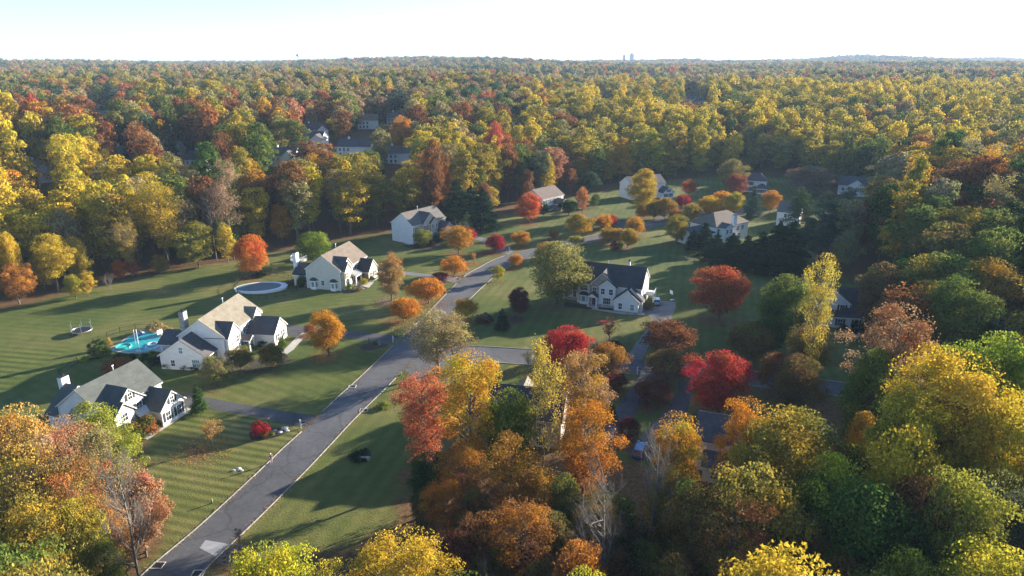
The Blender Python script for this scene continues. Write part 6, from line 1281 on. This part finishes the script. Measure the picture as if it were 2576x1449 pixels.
mast(1037, 112, 3200, 'thin radio mast on the horizon', 'radio_mast'); mast(754, 141, 3000, 'dark water tower on the left horizon', 'water_tower', True); mast(622, 142, 3300, 'small spire on the left horizon', 'church_spire')
# fallen leaves under the garden trees
rs = np.random.default_rng(3); Vs = []; cols = []
lm = bpy.data.materials.new('fallen_leaf'); lm.use_nodes = True; nt = lm.node_tree; at_ = N(nt, 'ShaderNodeAttribute', attribute_name='leafcol'); nt.links.new(at_.outputs['Color'], nt.nodes['Principled BSDF'].inputs['Base Color']); nt.nodes['Principled BSDF'].inputs['Roughness'].default_value = .9
for r_ in list(bpy.data.objects):
    if r_.get('category') != 'tree' or r_.get('group') != GP: continue
    cr = [c for c in r_.children if c.name.startswith('crown')]
    if not cr or r_.location.y > 300: continue
    n = 500; a = rs.random(n) * 6.283; rad = (rs.random(n) ** .7) * r_.scale.x * 5.2; X = r_.location.x + rad * np.cos(a) - 1.0; Y = r_.location.y + rad * np.sin(a) - .8; t = np.array(cr[0]['tint'][:])
    s = .09; th = rs.random(n) * 6.283; z = .045 + rs.random(n) * .05
    for k in range(4): pass
    q = [np.stack([X + s * 1.2 * np.cos(th + k * math.pi / 2), Y + s * 1.2 * np.sin(th + k * math.pi / 2), z + .02 * (k % 2)], 1) for k in range(4)]
    Vs.append(np.stack(q, 1).reshape(-1, 3)); cols.append(np.clip(t[None] * rs.uniform(.4, .9, (n, 1)), 0, 1))
gm = bpy.data.objects['ground'].data; wv = wood.copy()
for r_ in bpy.data.objects:
    if r_.get('category') == 'tree' and r_.get('group') == GP and r_.location.y < 300:
        dd = np.hypot(V0[:, 0] - r_.location.x + 1.5, V0[:, 1] - r_.location.y + 1); wv = np.maximum(wv, .62 * np.exp(-(dd / 5.2) ** 2))
gm.attributes['wood'].data.foreach_set('value', wv.astype(np.float32))
def litter(X, Y, c, s=.09):
    n = len(X); th = rs.random(n) * 6.283; z = .045 + rs.random(n) * .05
    q = [np.stack([X + s * 1.2 * np.cos(th + k * math.pi / 2), Y + s * 1.2 * np.sin(th + k * math.pi / 2), z + .02 * (k % 2)], 1) for k in range(4)]
    Vs.append(np.stack(q, 1).reshape(-1, 3)); cols.append(np.clip(np.array(c)[None] * rs.uniform(.4, .9, (n, 1)), 0, 1))
X = rs.uniform(-120, 60, 26000); Y = rs.uniform(70, 260, 26000); k = (poly_signed(X, Y, CLEAR) < 0) & (terrain(X, Y) == 0) & (rs.random(26000) < .35 + .65 * (noise2(X, Y, 9, 2.) > .2)); litter(X[k], Y[k], (.36, .2, .06))
for Ln in (Lw, Rw):
    L2 = resample(Ln, 5000); L2 = L2[(L2[:, 1] > 70) & (rs.random(5000) < .5 + .5 * (np.sin(L2[:, 1] * .31) > .1))]; j = rs.normal(0, .35, (len(L2), 2)); litter(L2[:, 0] + j[:, 0], L2[:, 1] + j[:, 1], (.4, .24, .08), .08)
V = np.concatenate(Vs); me = np_mesh('fallen_leaves', V, np.arange(len(V)).reshape(-1, 4), lm); cc = np.concatenate(cols); a_ = me.attributes.new('leafcol', 'FLOAT_COLOR', 'FACE'); a_.data.foreach_set('color', np.c_[cc, np.ones(len(cc))].astype(np.float32).ravel())
o = bpy.data.objects.new('fallen_leaves', me); COL.objects.link(o); tag(o, 'fallen leaves scattered under the garden trees', kind='stuff')
# ---------------------------------------------------------------- light, air, camera
AZ = (.82, .57); EL = R(13.2)
w = bpy.data.worlds.new('World'); SC.world = w; w.use_nodes = True; nt = w.node_tree
sky = nt.nodes.new('ShaderNodeTexSky'); sky.sky_type = 'NISHITA'; sky.sun_disc = False; sky.sun_elevation = EL; sky.sun_rotation = math.atan2(AZ[0], AZ[1]); sky.altitude = 100; sky.air_density = 1.; sky.dust_density = .35; sky.ozone_density = 2.2
nt.links.new(mixc(nt, 1., sky.outputs[0], (.80, .94, 1.12), 'MULTIPLY'), nt.nodes['Background'].inputs[0]); nt.nodes['Background'].inputs[1].default_value = .07
sl = bpy.data.lights.new('sun', 'SUN'); sl.energy = 5.; sl.angle = R(.55); sl.color = (1, .89, .73); so = bpy.data.objects.new('sun', sl); COL.objects.link(so)
d = Vector((AZ[0], AZ[1], 0)).normalized() * math.cos(EL) + Vector((0, 0, math.sin(EL))); so.rotation_euler = d.to_track_quat('Z', 'Y').to_euler()
hz = MB(); hz.box(-8000, 9000, -600, 12600, -4, 215); ho = hz.build('haze', bpy.data.materials.new('haze_air')); tag(ho, kind='stuff'); hm = ho.data.materials[0]; hm.use_nodes = True; nt = hm.node_tree; nt.nodes.clear()
out = nt.nodes.new('ShaderNodeOutputMaterial'); pv = nt.nodes.new('ShaderNodeVolumePrincipled'); pv.inputs['Color'].default_value = (.55, .75, 1, 1); pv.inputs['Density'].default_value = .0001; pv.inputs['Anisotropy'].default_value = 0; nt.links.new(pv.outputs[0], out.inputs['Volume'])
cam = bpy.data.cameras.new('camera'); co = bpy.data.objects.new('camera', cam); COL.objects.link(co); SC.camera = co
co.location = (0, 0, CAMH); co.rotation_euler = (R(90) - PITCH, 0, 0); cam.sensor_width = 36; cam.lens = FP / 2576 * 36; cam.clip_end = 30000; cam.clip_start = .5
SC.view_settings.view_transform = 'Standard'; SC.view_settings.look = 'None'; SC.view_settings.exposure = 2.1; SC.view_settings.gamma = 1
cy = SC.cycles; cy.max_bounces = 5; cy.diffuse_bounces = 3; cy.glossy_bounces = 2; cy.transmission_bounces = 3; cy.transparent_max_bounces = 4; cy.volume_bounces = 0; cy.use_denoising = True; cy.caustics_reflective = False; cy.caustics_refractive = False
